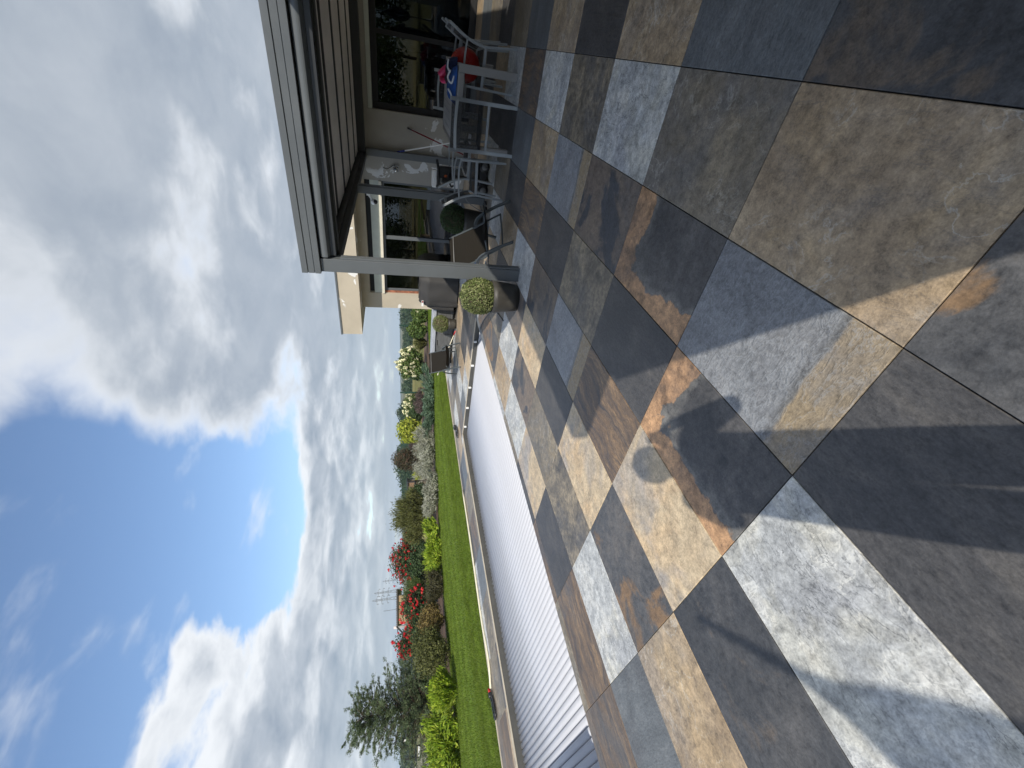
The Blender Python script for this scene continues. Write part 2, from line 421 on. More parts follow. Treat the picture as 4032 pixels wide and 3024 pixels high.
PLASTER = plaster('beige_render', (0.46, 0.405, 0.315), (0.70, 0.69, 0.66), 0.03)
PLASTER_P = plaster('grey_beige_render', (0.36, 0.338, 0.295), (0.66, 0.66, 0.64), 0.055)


def glass_mat(name, tint=(0.55, 0.58, 0.58), refl=0.10):
    m = bpy.data.materials.new(name); m.use_nodes = True; nt = m.node_tree; nt.nodes.clear(); t = NT(nt)
    tr = t.n('ShaderNodeBsdfTransparent'); tr.inputs[0].default_value = (*tint, 1)
    gl = t.n('ShaderNodeBsdfGlossy'); gl.inputs['Roughness'].default_value = 0.0; gl.inputs[0].default_value = (0.95, 0.97, 1, 1)
    fr = t.n('ShaderNodeFresnel'); fr.inputs[0].default_value = 1.5
    mx = t.n('ShaderNodeMixShader'); t.link(t.math('ADD', fr.outputs[0], refl, clamp=True), mx.inputs[0])
    t.link(tr.outputs[0], mx.inputs[1]); t.link(gl.outputs[0], mx.inputs[2])
    t.link(mx.outputs[0], t.n('ShaderNodeOutputMaterial').inputs[0]); MATS[name] = m; return m


GLASS = glass_mat('window_glass', (0.34, 0.37, 0.37), 0.02)
CLEAR = glass_mat('clear_glass', (0.95, 0.96, 0.96), 0.02)


def mesh_fabric(name, colr, hole):
    m = bpy.data.materials.new(name); m.use_nodes = True; nt = m.node_tree; t = NT(nt)
    b = nt.nodes['Principled BSDF']; b.inputs['Base Color'].default_value = (*colr, 1); b.inputs['Roughness'].default_value = 0.7
    tr = t.n('ShaderNodeBsdfTransparent'); mx = t.n('ShaderNodeMixShader')
    co = t.n('ShaderNodeTexCoord').outputs['Object']
    f = t.mrange(t.noise(co, 180, 2, 0.5), 0.4, 0.6, hole - 0.12, hole + 0.12)
    t.link(f, mx.inputs[0]); t.link(b.outputs[0], mx.inputs[1]); t.link(tr.outputs[0], mx.inputs[2])
    t.link(mx.outputs[0], nt.nodes['Material Output'].inputs[0]); MATS[name] = m; return m


TEXTILE = mesh_fabric('black_textilene', (0.020, 0.021, 0.022), 0.24)
SLING = mat('brown_sling', (0.013, 0.011, 0.008), 0.75, 0, 0.3, 400, 0.12, 6, spec=0.2)


def leaf_mat(name, c1, c2, c3=None, transl=0.3, rough=0.55):
    m = bpy.data.materials.new(name); m.use_nodes = True; nt = m.node_tree; nt.nodes.clear(); t = NT(nt)
    g = t.n('ShaderNodeNewGeometry').outputs['Random Per Island']
    co = t.n('ShaderNodeTexCoord').outputs['Object']
    c = t.ramp(g, [(0.0, c1), (0.55, c2), (1.0, c3 or c2)])
    n = t.noise(co, 3.0, 3, 0.5)
    k = t.mrange(n, 0.3, 0.7, 0.75, 1.5, False)
    c = t.mix(1.0, c, t.comb(k, k, k), 'MULTIPLY')
    df = t.n('ShaderNodeBsdfPrincipled'); t.link(c, df.inputs['Base Color']); df.inputs['Roughness'].default_value = rough
    df.inputs['Specular IOR Level'].default_value = 0.25
    tl = t.n('ShaderNodeBsdfTranslucent'); t.link(c, tl.inputs[0])
    mx = t.n('ShaderNodeMixShader'); mx.inputs[0].default_value = transl
    t.link(df.outputs[0], mx.inputs[1]); t.link(tl.outputs[0], mx.inputs[2])
    t.link(mx.outputs[0], t.n('ShaderNodeOutputMaterial').inputs[0]); MATS[name] = m; return m


L_BOX = leaf_mat('box_leaf', (0.07, 0.10, 0.028), (0.17, 0.205, 0.07), (0.36, 0.37, 0.19))
L_BOXD = leaf_mat('box_leaf_dark', (0.03, 0.058, 0.022), (0.055, 0.095, 0.035), (0.10, 0.14, 0.06))
L_GREEN = leaf_mat('mid_green_leaf', (0.035, 0.07, 0.016), (0.075, 0.12, 0.03), (0.13, 0.17, 0.05))
L_DARK = leaf_mat('dark_green_leaf', (0.020, 0.042, 0.016), (0.04, 0.07, 0.025), (0.075, 0.11, 0.045))
L_GOLD = leaf_mat('golden_leaf', (0.13, 0.17, 0.02), (0.27, 0.32, 0.035), (0.42, 0.43, 0.07))
L_CHART = leaf_mat('chartreuse_needle', (0.10, 0.17, 0.012), (0.20, 0.29, 0.022), (0.32, 0.38, 0.04))
L_JUNI = leaf_mat('blue_juniper', (0.045, 0.08, 0.055), (0.085, 0.14, 0.09), (0.15, 0.21, 0.14))
L_SILV = leaf_mat('silver_leaf', (0.17, 0.18, 0.13), (0.27, 0.28, 0.22), (0.38, 0.38, 0.33))
L_PURP = leaf_mat('purple_leaf', (0.05, 0.035, 0.032), (0.09, 0.065, 0.06), (0.15, 0.115, 0.105))
L_OLIVE = leaf_mat('olive_leaf', (0.05, 0.058, 0.018), (0.095, 0.105, 0.032), (0.16, 0.165, 0.06))
L_BRONZE = leaf_mat('bronze_leaf', (0.075, 0.05, 0.02), (0.16, 0.12, 0.04), (0.29, 0.22, 0.08))
L_BROWNG = leaf_mat('brown_green_leaf', (0.035, 0.035, 0.018), (0.065, 0.062, 0.032), (0.11, 0.10, 0.05))
L_REDG = leaf_mat('red_green_leaf', (0.03, 0.035, 0.02), (0.065, 0.06, 0.032), (0.13, 0.075, 0.055))
L_CEDAR = leaf_mat('cedar_needle', (0.05, 0.08, 0.04), (0.10, 0.14, 0.068), (0.19, 0.225, 0.12))
L_FAR = leaf_mat('far_tree_leaf', (0.025, 0.05, 0.03), (0.05, 0.08, 0.045), (0.085, 0.115, 0.06))
P_ROSE = leaf_mat('rose_petal', (0.36, 0.010, 0.018), (0.55, 0.022, 0.032), (0.66, 0.075, 0.07), 0.25)
P_CREAM = leaf_mat('cream_floret', (0.62, 0.60, 0.34), (0.75, 0.73, 0.48), (0.82, 0.80, 0.62), 0.25)

GRASSM = leaf_mat('grass_blade', (0.06, 0.10, 0.008), (0.09, 0.14, 0.013), (0.135, 0.175, 0.028), 0.3)


def ground_mat(name, cols, scale, stripes=0.0, bump=0.6):
    m = bpy.data.materials.new(name); m.use_nodes = True; t = NT(m.node_tree); b = m.node_tree.nodes['Principled BSDF']
    co = t.n('ShaderNodeTexCoord').outputs['Object']; x, y, z = t.sep(co)
    n = t.noise(co, scale, 8, 0.6, 0.3); f = t.noise(co, 14, 6, 0.7)
    c = t.ramp(n, [(0.32, cols[0]), (0.5, cols[1]), (0.68, cols[2])])
    k = t.mrange(f, 0.25, 0.75, 0.62, 1.38, False)
    if stripes:
        sp = t.math('SINE', t.math('ADD', t.math('MULTIPLY', y, 6.28 / 1.1), t.math('MULTIPLY', n, 1.2)))
        k = t.math('ADD', k, t.math('MULTIPLY', t.mrange(sp, -0.5, 0.5, -1, 1), stripes))
        st = t.noise(t.vmath('MULTIPLY', co, (1, 9, 1)), 2.0, 5, 0.65)
        k = t.math('ADD', k, t.mrange(st, 0.3, 0.7, -0.22, 0.22, False))
    c = t.mix(1.0, c, t.comb(k, k, k), 'MULTIPLY'); t.link(c, b.inputs['Base Color']); b.inputs['Roughness'].default_value = 0.9
    b.inputs['Specular IOR Level'].default_value = 0.15
    bp = t.n('ShaderNodeBump'); bp.inputs['Strength'].default_value = bump; bp.inputs['Distance'].default_value = 0.03
    t.link(f, bp.inputs['Height']); t.link(bp.outputs[0], b.inputs['Normal']); MATS[name] = m; return m


LAWN = ground_mat('lawn_turf', ((0.080, 0.132, 0.012), (0.108, 0.165, 0.018), (0.14, 0.19, 0.028)), 0.9, 0.16)
MEADOW = ground_mat('meadow', ((0.11, 0.12, 0.03), (0.20, 0.18, 0.06), (0.30, 0.25, 0.10)), 0.02)
FIELD = ground_mat('far_field', ((0.08, 0.10, 0.035), (0.15, 0.145, 0.06), (0.24, 0.20, 0.09)), 0.006)

# ------------------------------------------------------------------ ground, lawn, bed


def ring(o, i, z):
    (a0, a1, b0, b1), (c0, c1, d0, d1) = o, i
    v = [(a0, b0, z), (a1, b0, z), (a1, b1, z), (a0, b1, z), (c0, d0, z), (c1, d0, z), (c1, d1, z), (c0, d1, z)]
    return MB().add(v, [(0, 1, 5, 4), (1, 2, 6, 5), (2, 3, 7, 6), (3, 0, 4, 7)])


HOLE = (-4.4, 10.7, -8.9, 8.05)
GARDEN = (-16, 25, -14, 24)


def gz(x, y):
    """the land falls away gently outside the garden"""
    dd_ = math.hypot(max(GARDEN[0] - x, 0, x - GARDEN[1]), max(GARDEN[2] - y, 0, y - GARDEN[3]))
    t_ = min(1.0, dd_ / 150.0)
    return -0.06 - 4.0 * t_ * t_ * (3 - 2 * t_)


mb_ = ring(GARDEN, HOLE, -0.06); prev = GARDEN
for e_ in (8, 18, 30, 45, 62, 80, 100, 125, 150):
    nx = (GARDEN[0] - e_, GARDEN[1] + e_, GARDEN[2] - e_, GARDEN[3] + e_)
    za, zb = gz(prev[1], 0), gz(nx[1], 0); k_ = len(mb_.v)
    for (c0, c1, d0, d1), z_ in ((prev, za), (nx, zb)): mb_.v += [(c0, d0, z_), (c1, d0, z_), (c1, d1, z_), (c0, d1, z_)]
    mb_.f += [(k_ + q, k_ + (q + 1) % 4, k_ + 4 + (q + 1) % 4, k_ + 4 + q) for q in range(4)]; prev = nx
tag(mb_.build('meadow', MEADOW), 'straw coloured rough meadow sloping down beyond the garden fence', 'meadow', kind='structure')
tag(ring((-6000, 6000, -6000, 6000), prev, gz(prev[1], 0)).build('ground', FIELD), 'dry green and straw coloured farmland reaching to the horizon', 'ground', kind='structure')
LAWN_POLY = [(-14, 8.19), (10.9, 8.19), (10.9, 5.2), (18.0, 5.2), (20.6, 9.5), (19.8, 11.6), (16.8, 12.0), (14.3, 12.6), (12.6, 13.95), (10.6, 14.6),
             (8.4, 15.6), (5.8, 15.9), (2.5, 15.2), (-1, 15.3), (-14, 15.6)]
soil = MB().add([(-14, 8.0, -0.03), (10.75, 8.0, -0.03), (10.75, 4.6, -0.03), (22.4, 4.6, -0.03), (22.4, 22, -0.03), (-14, 22, -0.03)], [tuple(range(6))]).build('planting_bed', SOIL)
tag(soil, 'brown bare soil of the curved planting bed behind the lawn', 'planting bed', kind='structure')
lw = MB().add([(x, y, 0.0) for x, y in LAWN_POLY], [tuple(range(len(LAWN_POLY)))]).build('lawn', LAWN)
tag(lw, 'bright green mown lawn strip beyond the pool', 'lawn', kind='structure')


def in_poly(x, y, poly):
    c = np.zeros(len(x), bool); n = len(poly)
    for i in range(n):
        (x0, y0), (x1, y1) = poly[i], poly[(i + 1) % n]
        c ^= ((y0 > y) != (y1 > y)) & (x < (x1 - x0) * (y - y0) / (y1 - y0 + 1e-12) + x0)
    return c


def blades(n, xs, ys, hmin, hmax, wd):
    x = rng.uniform(*xs, n); y = rng.uniform(*ys, n); k = in_poly(x, y, LAWN_POLY); x, y = x[k], y[k]; n = len(x)
    a = rng.uniform(0, 6.283, n); h = rng.uniform(hmin, hmax, n); ln = rng.normal(0, 0.35, (n, 2)) * h[:, None]
    dxy = np.stack([np.cos(a), np.sin(a)], 1) * wd
    b0 = np.c_[x - dxy[:, 0], y - dxy[:, 1], np.zeros(n) - 0.004]; b1 = np.c_[x + dxy[:, 0], y + dxy[:, 1], np.zeros(n) - 0.004]
    tp = np.c_[x + ln[:, 0], y + ln[:, 1], h]
    return np.stack([b0, b1, tp], 1).reshape(-1, 3)


V = np.vstack([blades(90000, (-3, 12), (8.1, 10.2), 0.02, 0.055, 0.004), blades(120000, (-5, 20), (9.5, 15.6), 0.02, 0.06, 0.006)])
gr = np_mesh('grass', V, np.arange(len(V)).reshape(-1, 3), GRASSM)
tag(gr, 'short mown grass blades covering the lawn', 'grass', kind='stuff')

# ------------------------------------------------------------------ terrace of slate-look slabs
X_POOL0, X_POOL1, Y_POOL0, Y_POOL1 = -3.2, 6.55, 3.72, 7.05
Y_EDGE, X_WALL, Y_HOUSE = 8.13, 9.75, 5.35
tb = MB()
tb.box((-4.5, -9, -0.30), (9.75, Y_POOL0 - 0.004, -0.019)).box((X_POOL1 + 0.004, Y_POOL0 - 0.004, -0.30), (10.8, Y_EDGE, -0.019))
tb.box((-4.5, Y_POOL1 + 0.004, -0.30), (X_POOL1 + 0.004, Y_EDGE, -0.0195))
terrace = tag(tb.build('terrace', GROUT), 'terrace bed with dark sand joints under the stone slabs', 'terrace', kind='structure')
_tm = {}


def tile_mesh(w, h):
    k = (round(w, 3), round(h, 3))
    if k not in _tm:
        c, b = 0.0022, 0.0022
        v = [(0, 0, -0.018), (w, 0, -0.018), (w, h, -0.018), (0, h, -0.018), (0, 0, -b), (w, 0, -b), (w, h, -b), (0, h, -b),
             (c, c, 0), (w - c, c, 0), (w - c, h - c, 0), (c, h - c, 0)]
        f = [(0, 1, 5, 4), (1, 2, 6, 5), (2, 3, 7, 6), (3, 0, 4, 7), (4, 5, 9, 8), (5, 6, 10, 9), (6, 7, 11, 10), (7, 4, 8, 11), (8, 9, 10, 11)]
        me = MB().add(v, f).mesh('tile'); me.materials.append(MATS['slate_olive']); _tm[k] = me
    return _tm[k]


TILES = {  # (i, j): slab kind, read off the photograph
    (-1, 0): 'D', (-1, 1): 'L', (-1, 2): 'K', (-1, 3): 'T', (-1, 4): 'S', (-1, 5): 'W',
    (0, -1): 'T', (1, -1): 'G', (2, -1): 'L', (3, -1): 'M', (4, -1): 'L', (5, -1): 'W', (6, -1): 'L', (7, -1): 'T', (8, -1): 'D', (9, -1): 'G',
    (0, -2): 'K', (1, -2): 'S', (2, -2): 'T', (3, -2): 'D', (4, -2): 'T', (5, -2): 'S', (6, -2): 'G', (7, -2): 'D', (8, -2): 'G', (9, -2): 'S',
    (0, 0): 'B', (1, 0): 'O', (2, 0): 'N', (3, 0): 'B', (4, 0): 'T', (5, 0): 'S', (6, 0): 'D', (7, 0): 'D', (8, 0): 'G',
    (0, 1): 'O', (1, 1): 'D', (2, 1): 'M', (3, 1): 'D', (4, 1): 'W', (5, 1): 'D', (6, 1): 'G', (7, 1): 'L', (8, 1): 'T',
    (0, 2): 'Y', (1, 2): 'W', (2, 2): 'B', (3, 2): 'N', (4, 2): 'L', (5, 2): 'T', (6, 2): 'L', (7, 2): 'G', (8, 2): 'S',
    (0, 3): 'R', (1, 3): 'Y', (2, 3): 'D', (3, 3): 'Y', (4, 3): 'N', (5, 3): 'D', (6, 3): 'T', (7, 3): 'S', (8, 3): 'T',
    (0, 4): 'L', (1, 4): 'M', (2, 4): 'G', (3, 4): 'N', (4, 4): 'L', (5, 4): 'M', (6, 4): 'S', (7, 4): 'T', (8, 4): 'D',
    (0, 5): 'W', (1, 5): 'D', (2, 5): 'Y', (3, 5): 'L', (4, 5): 'T', (5, 5): 'R', (6, 5): 'W', (7, 5): 'L', (8, 5): 'T',
    (0, 6): 'G', (1, 6): 'W', (2, 6): 'D', (3, 6): 'G', (4, 6): 'L', (5, 6): 'T', (6, 6): 'S', (-1, 6): 'N'}
J = 0.0042
trng = random.Random(5)


def lay(i, j, x0, x1, y0, y1):
    me = tile_mesh(x1 - x0 - J, y1 - y0 - J)
    o = bpy.data.objects.new('tile', me); col.objects.link(o); o.parent = terrace
    o.location = (x0 + J / 2, y0 + J / 2, trng.uniform(-0.0006, 0.0006))
    key = TILES.get((i, j)) or trng.choice('DDSSTTGGMLLNWYR')
    o.material_slots[0].link = 'OBJECT'; o.material_slots[0].material = MATS[SL[key]]


for j in range(-5, 14):
    for i in range(-3, 12):
        x0, x1, y0, y1 = i * 0.9, i * 0.9 + 0.9, j * 0.6, j * 0.6 + 0.6
        if y0 >= Y_EDGE: continue
        y1 = min(y1, Y_EDGE)
        xmax = 9.74 if y0 < 5.2 else 10.8
        if x0 >= xmax - 0.02: continue
        x1 = min(x1, xmax)
        if y0 < Y_POOL0 <= y1 and x0 < X_POOL1:            # cut row along the near pool edge
            lay(i, j, x0, min(x1, X_POOL1), y0, Y_POOL0)
            if x1 > X_POOL1: lay(i, j, X_POOL1, x1, y0, y1)
        elif y0 >= Y_POOL0 and y1 <= Y_POOL1 + 0.15 and x0 < X_POOL1:
            if y1 > Y_POOL1: lay(i, j, x0, min(x1, X_POOL1), Y_POOL1, y1)
            if x1 > X_POOL1: lay(i, j, X_POOL1, x1, y0, y1)
        else:
            lay(i, j, x0, x1, y0, y1)

# edging strips
ed = MB().box((-6, Y_EDGE + 0.002, -0.12), (10.8, Y_EDGE + 0.03, 0.014)).build('lawn_edging', TRIM, None, bevel=0.003)
tag(ed, 'pale metal edging strip between terrace slabs and lawn', 'edging')

# ------------------------------------------------------------------ pool and slatted cover
pw = MB()
ZB = -1.4
pw.box((X_POOL0 - 0.25, Y_POOL0 - 0.25, ZB), (X_POOL1 + 0.002, Y_POOL0 - 0.001, -0.32)).box((X_POOL0, Y_POOL1, ZB), (X_POOL1, Y_POOL1 + 0.25, -0.32))
pw.box((X_POOL1 + 0.003, Y_POOL0 - 0.25, ZB), (X_POOL1 + 0.25, Y_POOL1 + 0.25, -0.32)).box((X_POOL0 - 0.25, Y_POOL0, ZB), (X_POOL0, Y_POOL1 + 0.25, -0.32))
pw.box((X_POOL0, Y_POOL0, ZB - 0.1), (X_POOL1, Y_POOL1, ZB))
pool = tag(pw.build('swimming_pool', POOLW), 'rectangular swimming pool basin with dark lining under its cover', 'pool', kind='structure')
pl = MB()
pl.box((X_POOL0, Y_POOL0 + 0.001, -0.318), (X_POOL1 - 0.03, Y_POOL0 + 0.03, -0.020)).box((X_POOL0, Y_POOL1 - 0.03, -0.318), (X_POOL1 - 0.03, Y_POOL1 - 0.001, -0.020))
pl.box((X_POOL1 - 0.029, Y_POOL0 + 0.001, -0.318), (X_POOL1 - 0.001, Y_POOL1 - 0.001, -0.020))
pl.build('liner_wall', POOLW, pool)
tr = MB()
tr.box((X_POOL0, Y_POOL1 - 0.034, -0.016), (X_POOL1 - 0.035, Y_POOL1 - 0.004, 0.004)).box((X_POOL1 - 0.034, Y_POOL0 + 0.002, -0.016), (X_POOL1 - 0.004, Y_POOL1 - 0.036, 0.004))
tr.build('edge_profile', TRIM, pool, bevel=0.003)
for k in range(5):                                           # small white guide rollers on the end wall
    yy = 4.25 + 0.62 * k
    MB().box((X_POOL1 - 0.075, yy, -0.075), (X_POOL1 - 0.0355, yy + 0.035, -0.012)).build('roller_bracket', WHITEP, pool, bevel=0.006)

cover = thing('pool_cover', 'white slatted pool cover lying on the water', 'pool cover', (0, 0, -0.125))
PITCHS, SL_N = 0.0795, 8
sm = MB()
prof = [(-0.0380 + 0.076 * k / SL_N, 0.030 * (1 - abs(2 * k / SL_N - 1) ** 2.2) ** 0.62) for k in range(SL_N + 1)]
yA, yB = Y_POOL0 + 0.045, Y_POOL1 - 0.05
vv = [(x, y, z) for y in (yA, yB) for x, z in prof] + [(-0.0385, yA, -0.008), (0.0385, yA, -0.008), (-0.0385, yB, -0.008), (0.0385, yB, -0.008)]
n1 = SL_N + 1
ff = [(k, k + 1, n1 + k + 1, n1 + k) for k in range(SL_N)] + [tuple(range(n1 - 1, -1, -1)) + (2 * n1, 2 * n1 + 1), tuple(range(n1, 2 * n1)) + (2 * n1 + 3, 2 * n1 + 2),
      (0, n1, 2 * n1 + 2, 2 * n1), (SL_N, 2 * n1 + 1, 2 * n1 + 3, n1 + SL_N)]
slat_me = sm.add(vv, ff).mesh('slat', True); slat_me.materials.append(COVERM)
x = X_POOL1 - 0.10
while x > -2.4:
    o = bpy.data.objects.new('slat', slat_me); col.objects.link(o); o.parent = cover
    o.location = (x, 0, random.uniform(-0.0012, 0.0012)); x -= PITCHS

# ------------------------------------------------------------------ house
house = thing('house', 'beige rendered flat-roofed bungalow with dark windows and unpainted plaster scars', 'house', (X_WALL, 0, 0))
HX = X_WALL


def hb(name, m, lo, hi, par=house, bevel=0.0):
    return MB().box((lo[0] - HX, lo[1], lo[2]), (hi[0] - HX, hi[1], hi[2])).build(name, m, par, bevel=bevel)


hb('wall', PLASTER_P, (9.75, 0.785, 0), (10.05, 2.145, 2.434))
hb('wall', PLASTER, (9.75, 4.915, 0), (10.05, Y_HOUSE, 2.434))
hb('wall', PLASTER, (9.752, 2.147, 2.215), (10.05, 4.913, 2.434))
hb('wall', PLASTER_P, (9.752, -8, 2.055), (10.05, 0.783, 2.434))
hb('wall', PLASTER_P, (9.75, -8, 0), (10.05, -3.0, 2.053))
hb('wall', PLASTER, (10.052, Y_HOUSE - 0.3, 0), (16, Y_HOUSE, 2.434))
hb('wall', PLASTER, (16.002, -8, 0), (16.3, Y_HOUSE, 2.434))
hb('wall', PLASTER, (10.052, -8, 0), (16, -7.7, 2.434))
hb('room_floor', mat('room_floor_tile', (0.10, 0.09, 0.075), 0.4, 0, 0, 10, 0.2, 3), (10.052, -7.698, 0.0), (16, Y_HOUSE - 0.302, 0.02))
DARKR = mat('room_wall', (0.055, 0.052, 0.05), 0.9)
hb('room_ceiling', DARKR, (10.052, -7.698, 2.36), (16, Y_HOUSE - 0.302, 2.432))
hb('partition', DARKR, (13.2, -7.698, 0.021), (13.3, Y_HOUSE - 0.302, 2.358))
roof = hb('roof', plaster('scarred_render', (0.48, 0.42, 0.325), (0.74, 0.73, 0.70), 0.075), (9.22, -8.4, 2.436), (16.6, 5.87, 2.92))
hb('flashing', ANTH, (9.205, -8.42, 2.921), (16.62, 5.886, 2.965), roof, 0.004)
hb('insulation_strip', MINT, (9.765, 2.147, 1.907), (10.05, 4.913, 2.10))
hb('shutter_slot', GASKET, (9.86, 2.147, 2.101), (10.05, 4.913, 2.214))
hb('lintel', CREAM, (9.722, 2.150, 1.846), (10.05, 4.911, 1.906), bevel=0.004)
hb('lintel', MINT, (9.74, -3.0, 1.97), (10.05, 0.780, 2.052), bevel=0.004)
hb('reveal_brick', mat('raw_brick', (0.30, 0.12, 0.07), 0.9, 0, 0.4, 40, 0.4, 12), (9.80, 4.86, 0.002), (10.05, 4.913, 1.844))


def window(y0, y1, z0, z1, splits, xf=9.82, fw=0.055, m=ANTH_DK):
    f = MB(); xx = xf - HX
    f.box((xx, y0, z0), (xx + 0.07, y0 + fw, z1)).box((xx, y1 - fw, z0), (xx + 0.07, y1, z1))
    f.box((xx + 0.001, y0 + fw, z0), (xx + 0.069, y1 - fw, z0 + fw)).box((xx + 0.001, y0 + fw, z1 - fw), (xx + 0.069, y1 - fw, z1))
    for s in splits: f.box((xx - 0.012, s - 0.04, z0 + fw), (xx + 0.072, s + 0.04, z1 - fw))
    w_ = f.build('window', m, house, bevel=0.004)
    ys = [y0 + fw] + list(splits) + [y1 - fw]
    for a, b in zip(ys[:-1], ys[1:]):
        a2 = a + (0.042 if a in splits else 0.001); b2 = b - (0.042 if b in splits else 0.001)
        MB().box((xx + 0.03, a2, z0 + fw + 0.001), (xx + 0.036, b2, z1 - fw - 0.001)).build('pane', GLASS, w_)
    return w_


window(2.149, 4.858, 0.03, 1.843, (3.44,), m=ANTH)
window(-3.0, 0.778, 0.0, 1.968, (-0.47, -1.75), fw=0.12, m=GASKET)
hb('sill', ANTH, (9.73, 2.149, 0.0), (9.818, 4.858, 0.028))
hb('threshold', ANTH_DK, (9.746, -8, -0.30), (10.06, Y_HOUSE - 0.001, -0.003))
# things seen dimly inside the room
for q, (lo, hi, mm) in enumerate([((11.3, 0.2, 0.021), (12.9, 0.9, 0.75), WOOD), ((12.7, -1.4, 0.021), (13.15, -0.2, 1.5), WHITEP), ((12.4, 2.4, 0.021), (13.1, 4.2, 0.8), CAB)]):
    c_ = MB().box(lo, hi).box((lo[0] - 0.02, lo[1] - 0.02, hi[2] + 0.001), (hi[0] + 0.02, hi[1] + 0.02, hi[2] + 0.04))
    tag(c_.build('sideboard', mm, bevel=0.01), ['brown sideboard inside the room behind the patio door', 'white cupboard inside the dark room behind the patio door',
        'grey cupboard inside the room behind the long window'][q], 'cupboard')
# wing of the house beside the terrace; its eaves throw the shadow across the slabs
wing = thing('house_wing', 'rendered side wing with flat projecting roof beside the terrace', 'house wing', (0, 0, 0))
MB().box((-1.11, -6.2, 0), (3.55, -1.47, 2.329)).build('wall', PLASTER, wing)
MB().box((-1.03, -6.6, 2.331), (3.88, -0.81, 2.53)).build('roof', ANTH, wing, bevel=0.004)

# ------------------------------------------------------------------ patio roof (veranda)
ver = thing('patio_roof', 'anthracite aluminium patio roof on posts in front of the house', 'patio roof', (4.05, 1.7, 0))
VX, VY, YR = 4.05, 1.7, -3.6


def vb(name, m, lo, hi, par=ver, bevel=0.003):
    return MB().box((lo[0] - VX, lo[1] - VY, lo[2]), (hi[0] - VX, hi[1] - VY, hi[2])).build(name, m, par, bevel=bevel)


p1 = vb('post', ANTH, (4.085, 1.602, 0.0), (4.20, 1.757, 2.334), bevel=0.005)
vb('guide_rail', ANTH, (4.095, 1.580, 0.0), (4.128, 1.6015, 2.12), p1); vb('guide_rail', ANTH, (4.150, 1.586, 0.0), (4.185, 1.6015, 2.12), p1)
p2 = vb('post', ANTH, (6.95, 1.545, 0.0), (7.06, 1.665, 2.13), bevel=0.005)
vb('guide_rail', ANTH, (6.965, 1.520, 0.0), (6.995, 1.5445, 2.12), p2)
vb('post', ANTH, (9.61, 1.50, 0.0), (9.745, 1.635, 2.13), bevel=0.005)
fb = MB()
for z0, z1, dx_ in ((2.336, 2.396, 0.0), (2.404, 2.466, 0.006), (2.474, 2.535, 0.0)):
    fb.box((4.05 + dx_ - VX, YR - VY, z0), (4.20 - VX, 1.768 - VY, z1))
fb.box((4.062 - VX, YR - VY, 2.3961), (4.199 - VX, 1.766 - VY, 2.4039)).box((4.066 - VX, YR - VY, 2.4661), (4.199 - VX, 1.766 - VY, 2.4739))
fb.build('front_beam', ANTH, ver, bevel=0.002)
cs = []                                                     # rounded cassette of the roller screen
for k in range(9):
    a = math.pi * (0.02 + 0.62 * k / 8); cs.append((4.128 - 0.060 * math.sin(a), 2.272 + 0.060 * math.cos(a)))
cs = [(4.24, 2.332)] + cs + [(4.13, 2.222), (4.24, 2.222)]
nc = len(cs)
MB().add([(x_ - VX, y_ - VY, z_) for y_ in (YR, 1.580) for x_, z_ in cs],
         [tuple(range(nc - 1, -1, -1)), tuple(range(nc, 2 * nc))] + [(k, (k + 1) % nc, nc + (k + 1) % nc, nc + k) for k in range(nc)]).build('screen_cassette', ANTH, ver, smooth=False, bevel=0.002)
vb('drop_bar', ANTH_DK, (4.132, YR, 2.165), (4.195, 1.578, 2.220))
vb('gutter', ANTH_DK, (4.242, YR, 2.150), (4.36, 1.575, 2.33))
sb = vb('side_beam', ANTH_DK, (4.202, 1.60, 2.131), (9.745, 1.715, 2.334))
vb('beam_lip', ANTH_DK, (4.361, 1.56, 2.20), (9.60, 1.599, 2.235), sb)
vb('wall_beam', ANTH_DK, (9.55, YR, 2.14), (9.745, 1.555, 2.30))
ROOFP = mat('roof_panel_grey', (0.80, 0.765, 0.70), 0.6, 0, 0.06, 60, 0.10, 1.6, stretch=(0.4, 1.5, 1))
xs_ = [4.40, 5.56, 6.60, 7.66, 8.74, 9.54]
for a in xs_[1:-1]: vb('joint_profile', GASKET, (a - 0.085, YR, 2.279), (a + 0.085, 1.554, 2.2845), bevel=0)
for a, b in zip(xs_[:-1], xs_[1:]): vb('roof_panel', ROOFP, (a + 0.055, YR, 2.285), (b - 0.055, 1.555, 2.325), bevel=0.004)
vb('roof_deck', GASKET, (4.22, YR, 2.345), (9.744, 1.70, 2.40)); vb('roof_sheet', ANTH, (4.21, YR, 2.401), (9.744, 1.74, 2.50))
cam_ = thing('security_camera', 'white dome security camera with black lens on the middle patio post', 'camera', (7.0, 1.70, 1.90))
MB().box((-0.04, -0.034, 0.03), (0.04, -0.005, 0.09)).bar((0, -0.01, 0.06), (-0.02, 0.07, 0.0), 0.028, 0.028).build('bracket', WHITEP, cam_, bevel=0.004)
MB().ball((-0.03, 0.09, -0.02), (0.047, 0.047, 0.047)).build('housing', WHITEP, cam_, True)
MB().ball((-0.052, 0.082, -0.048), (0.036, 0.036, 0.036)).build('lens', BLACKP, cam_, True)

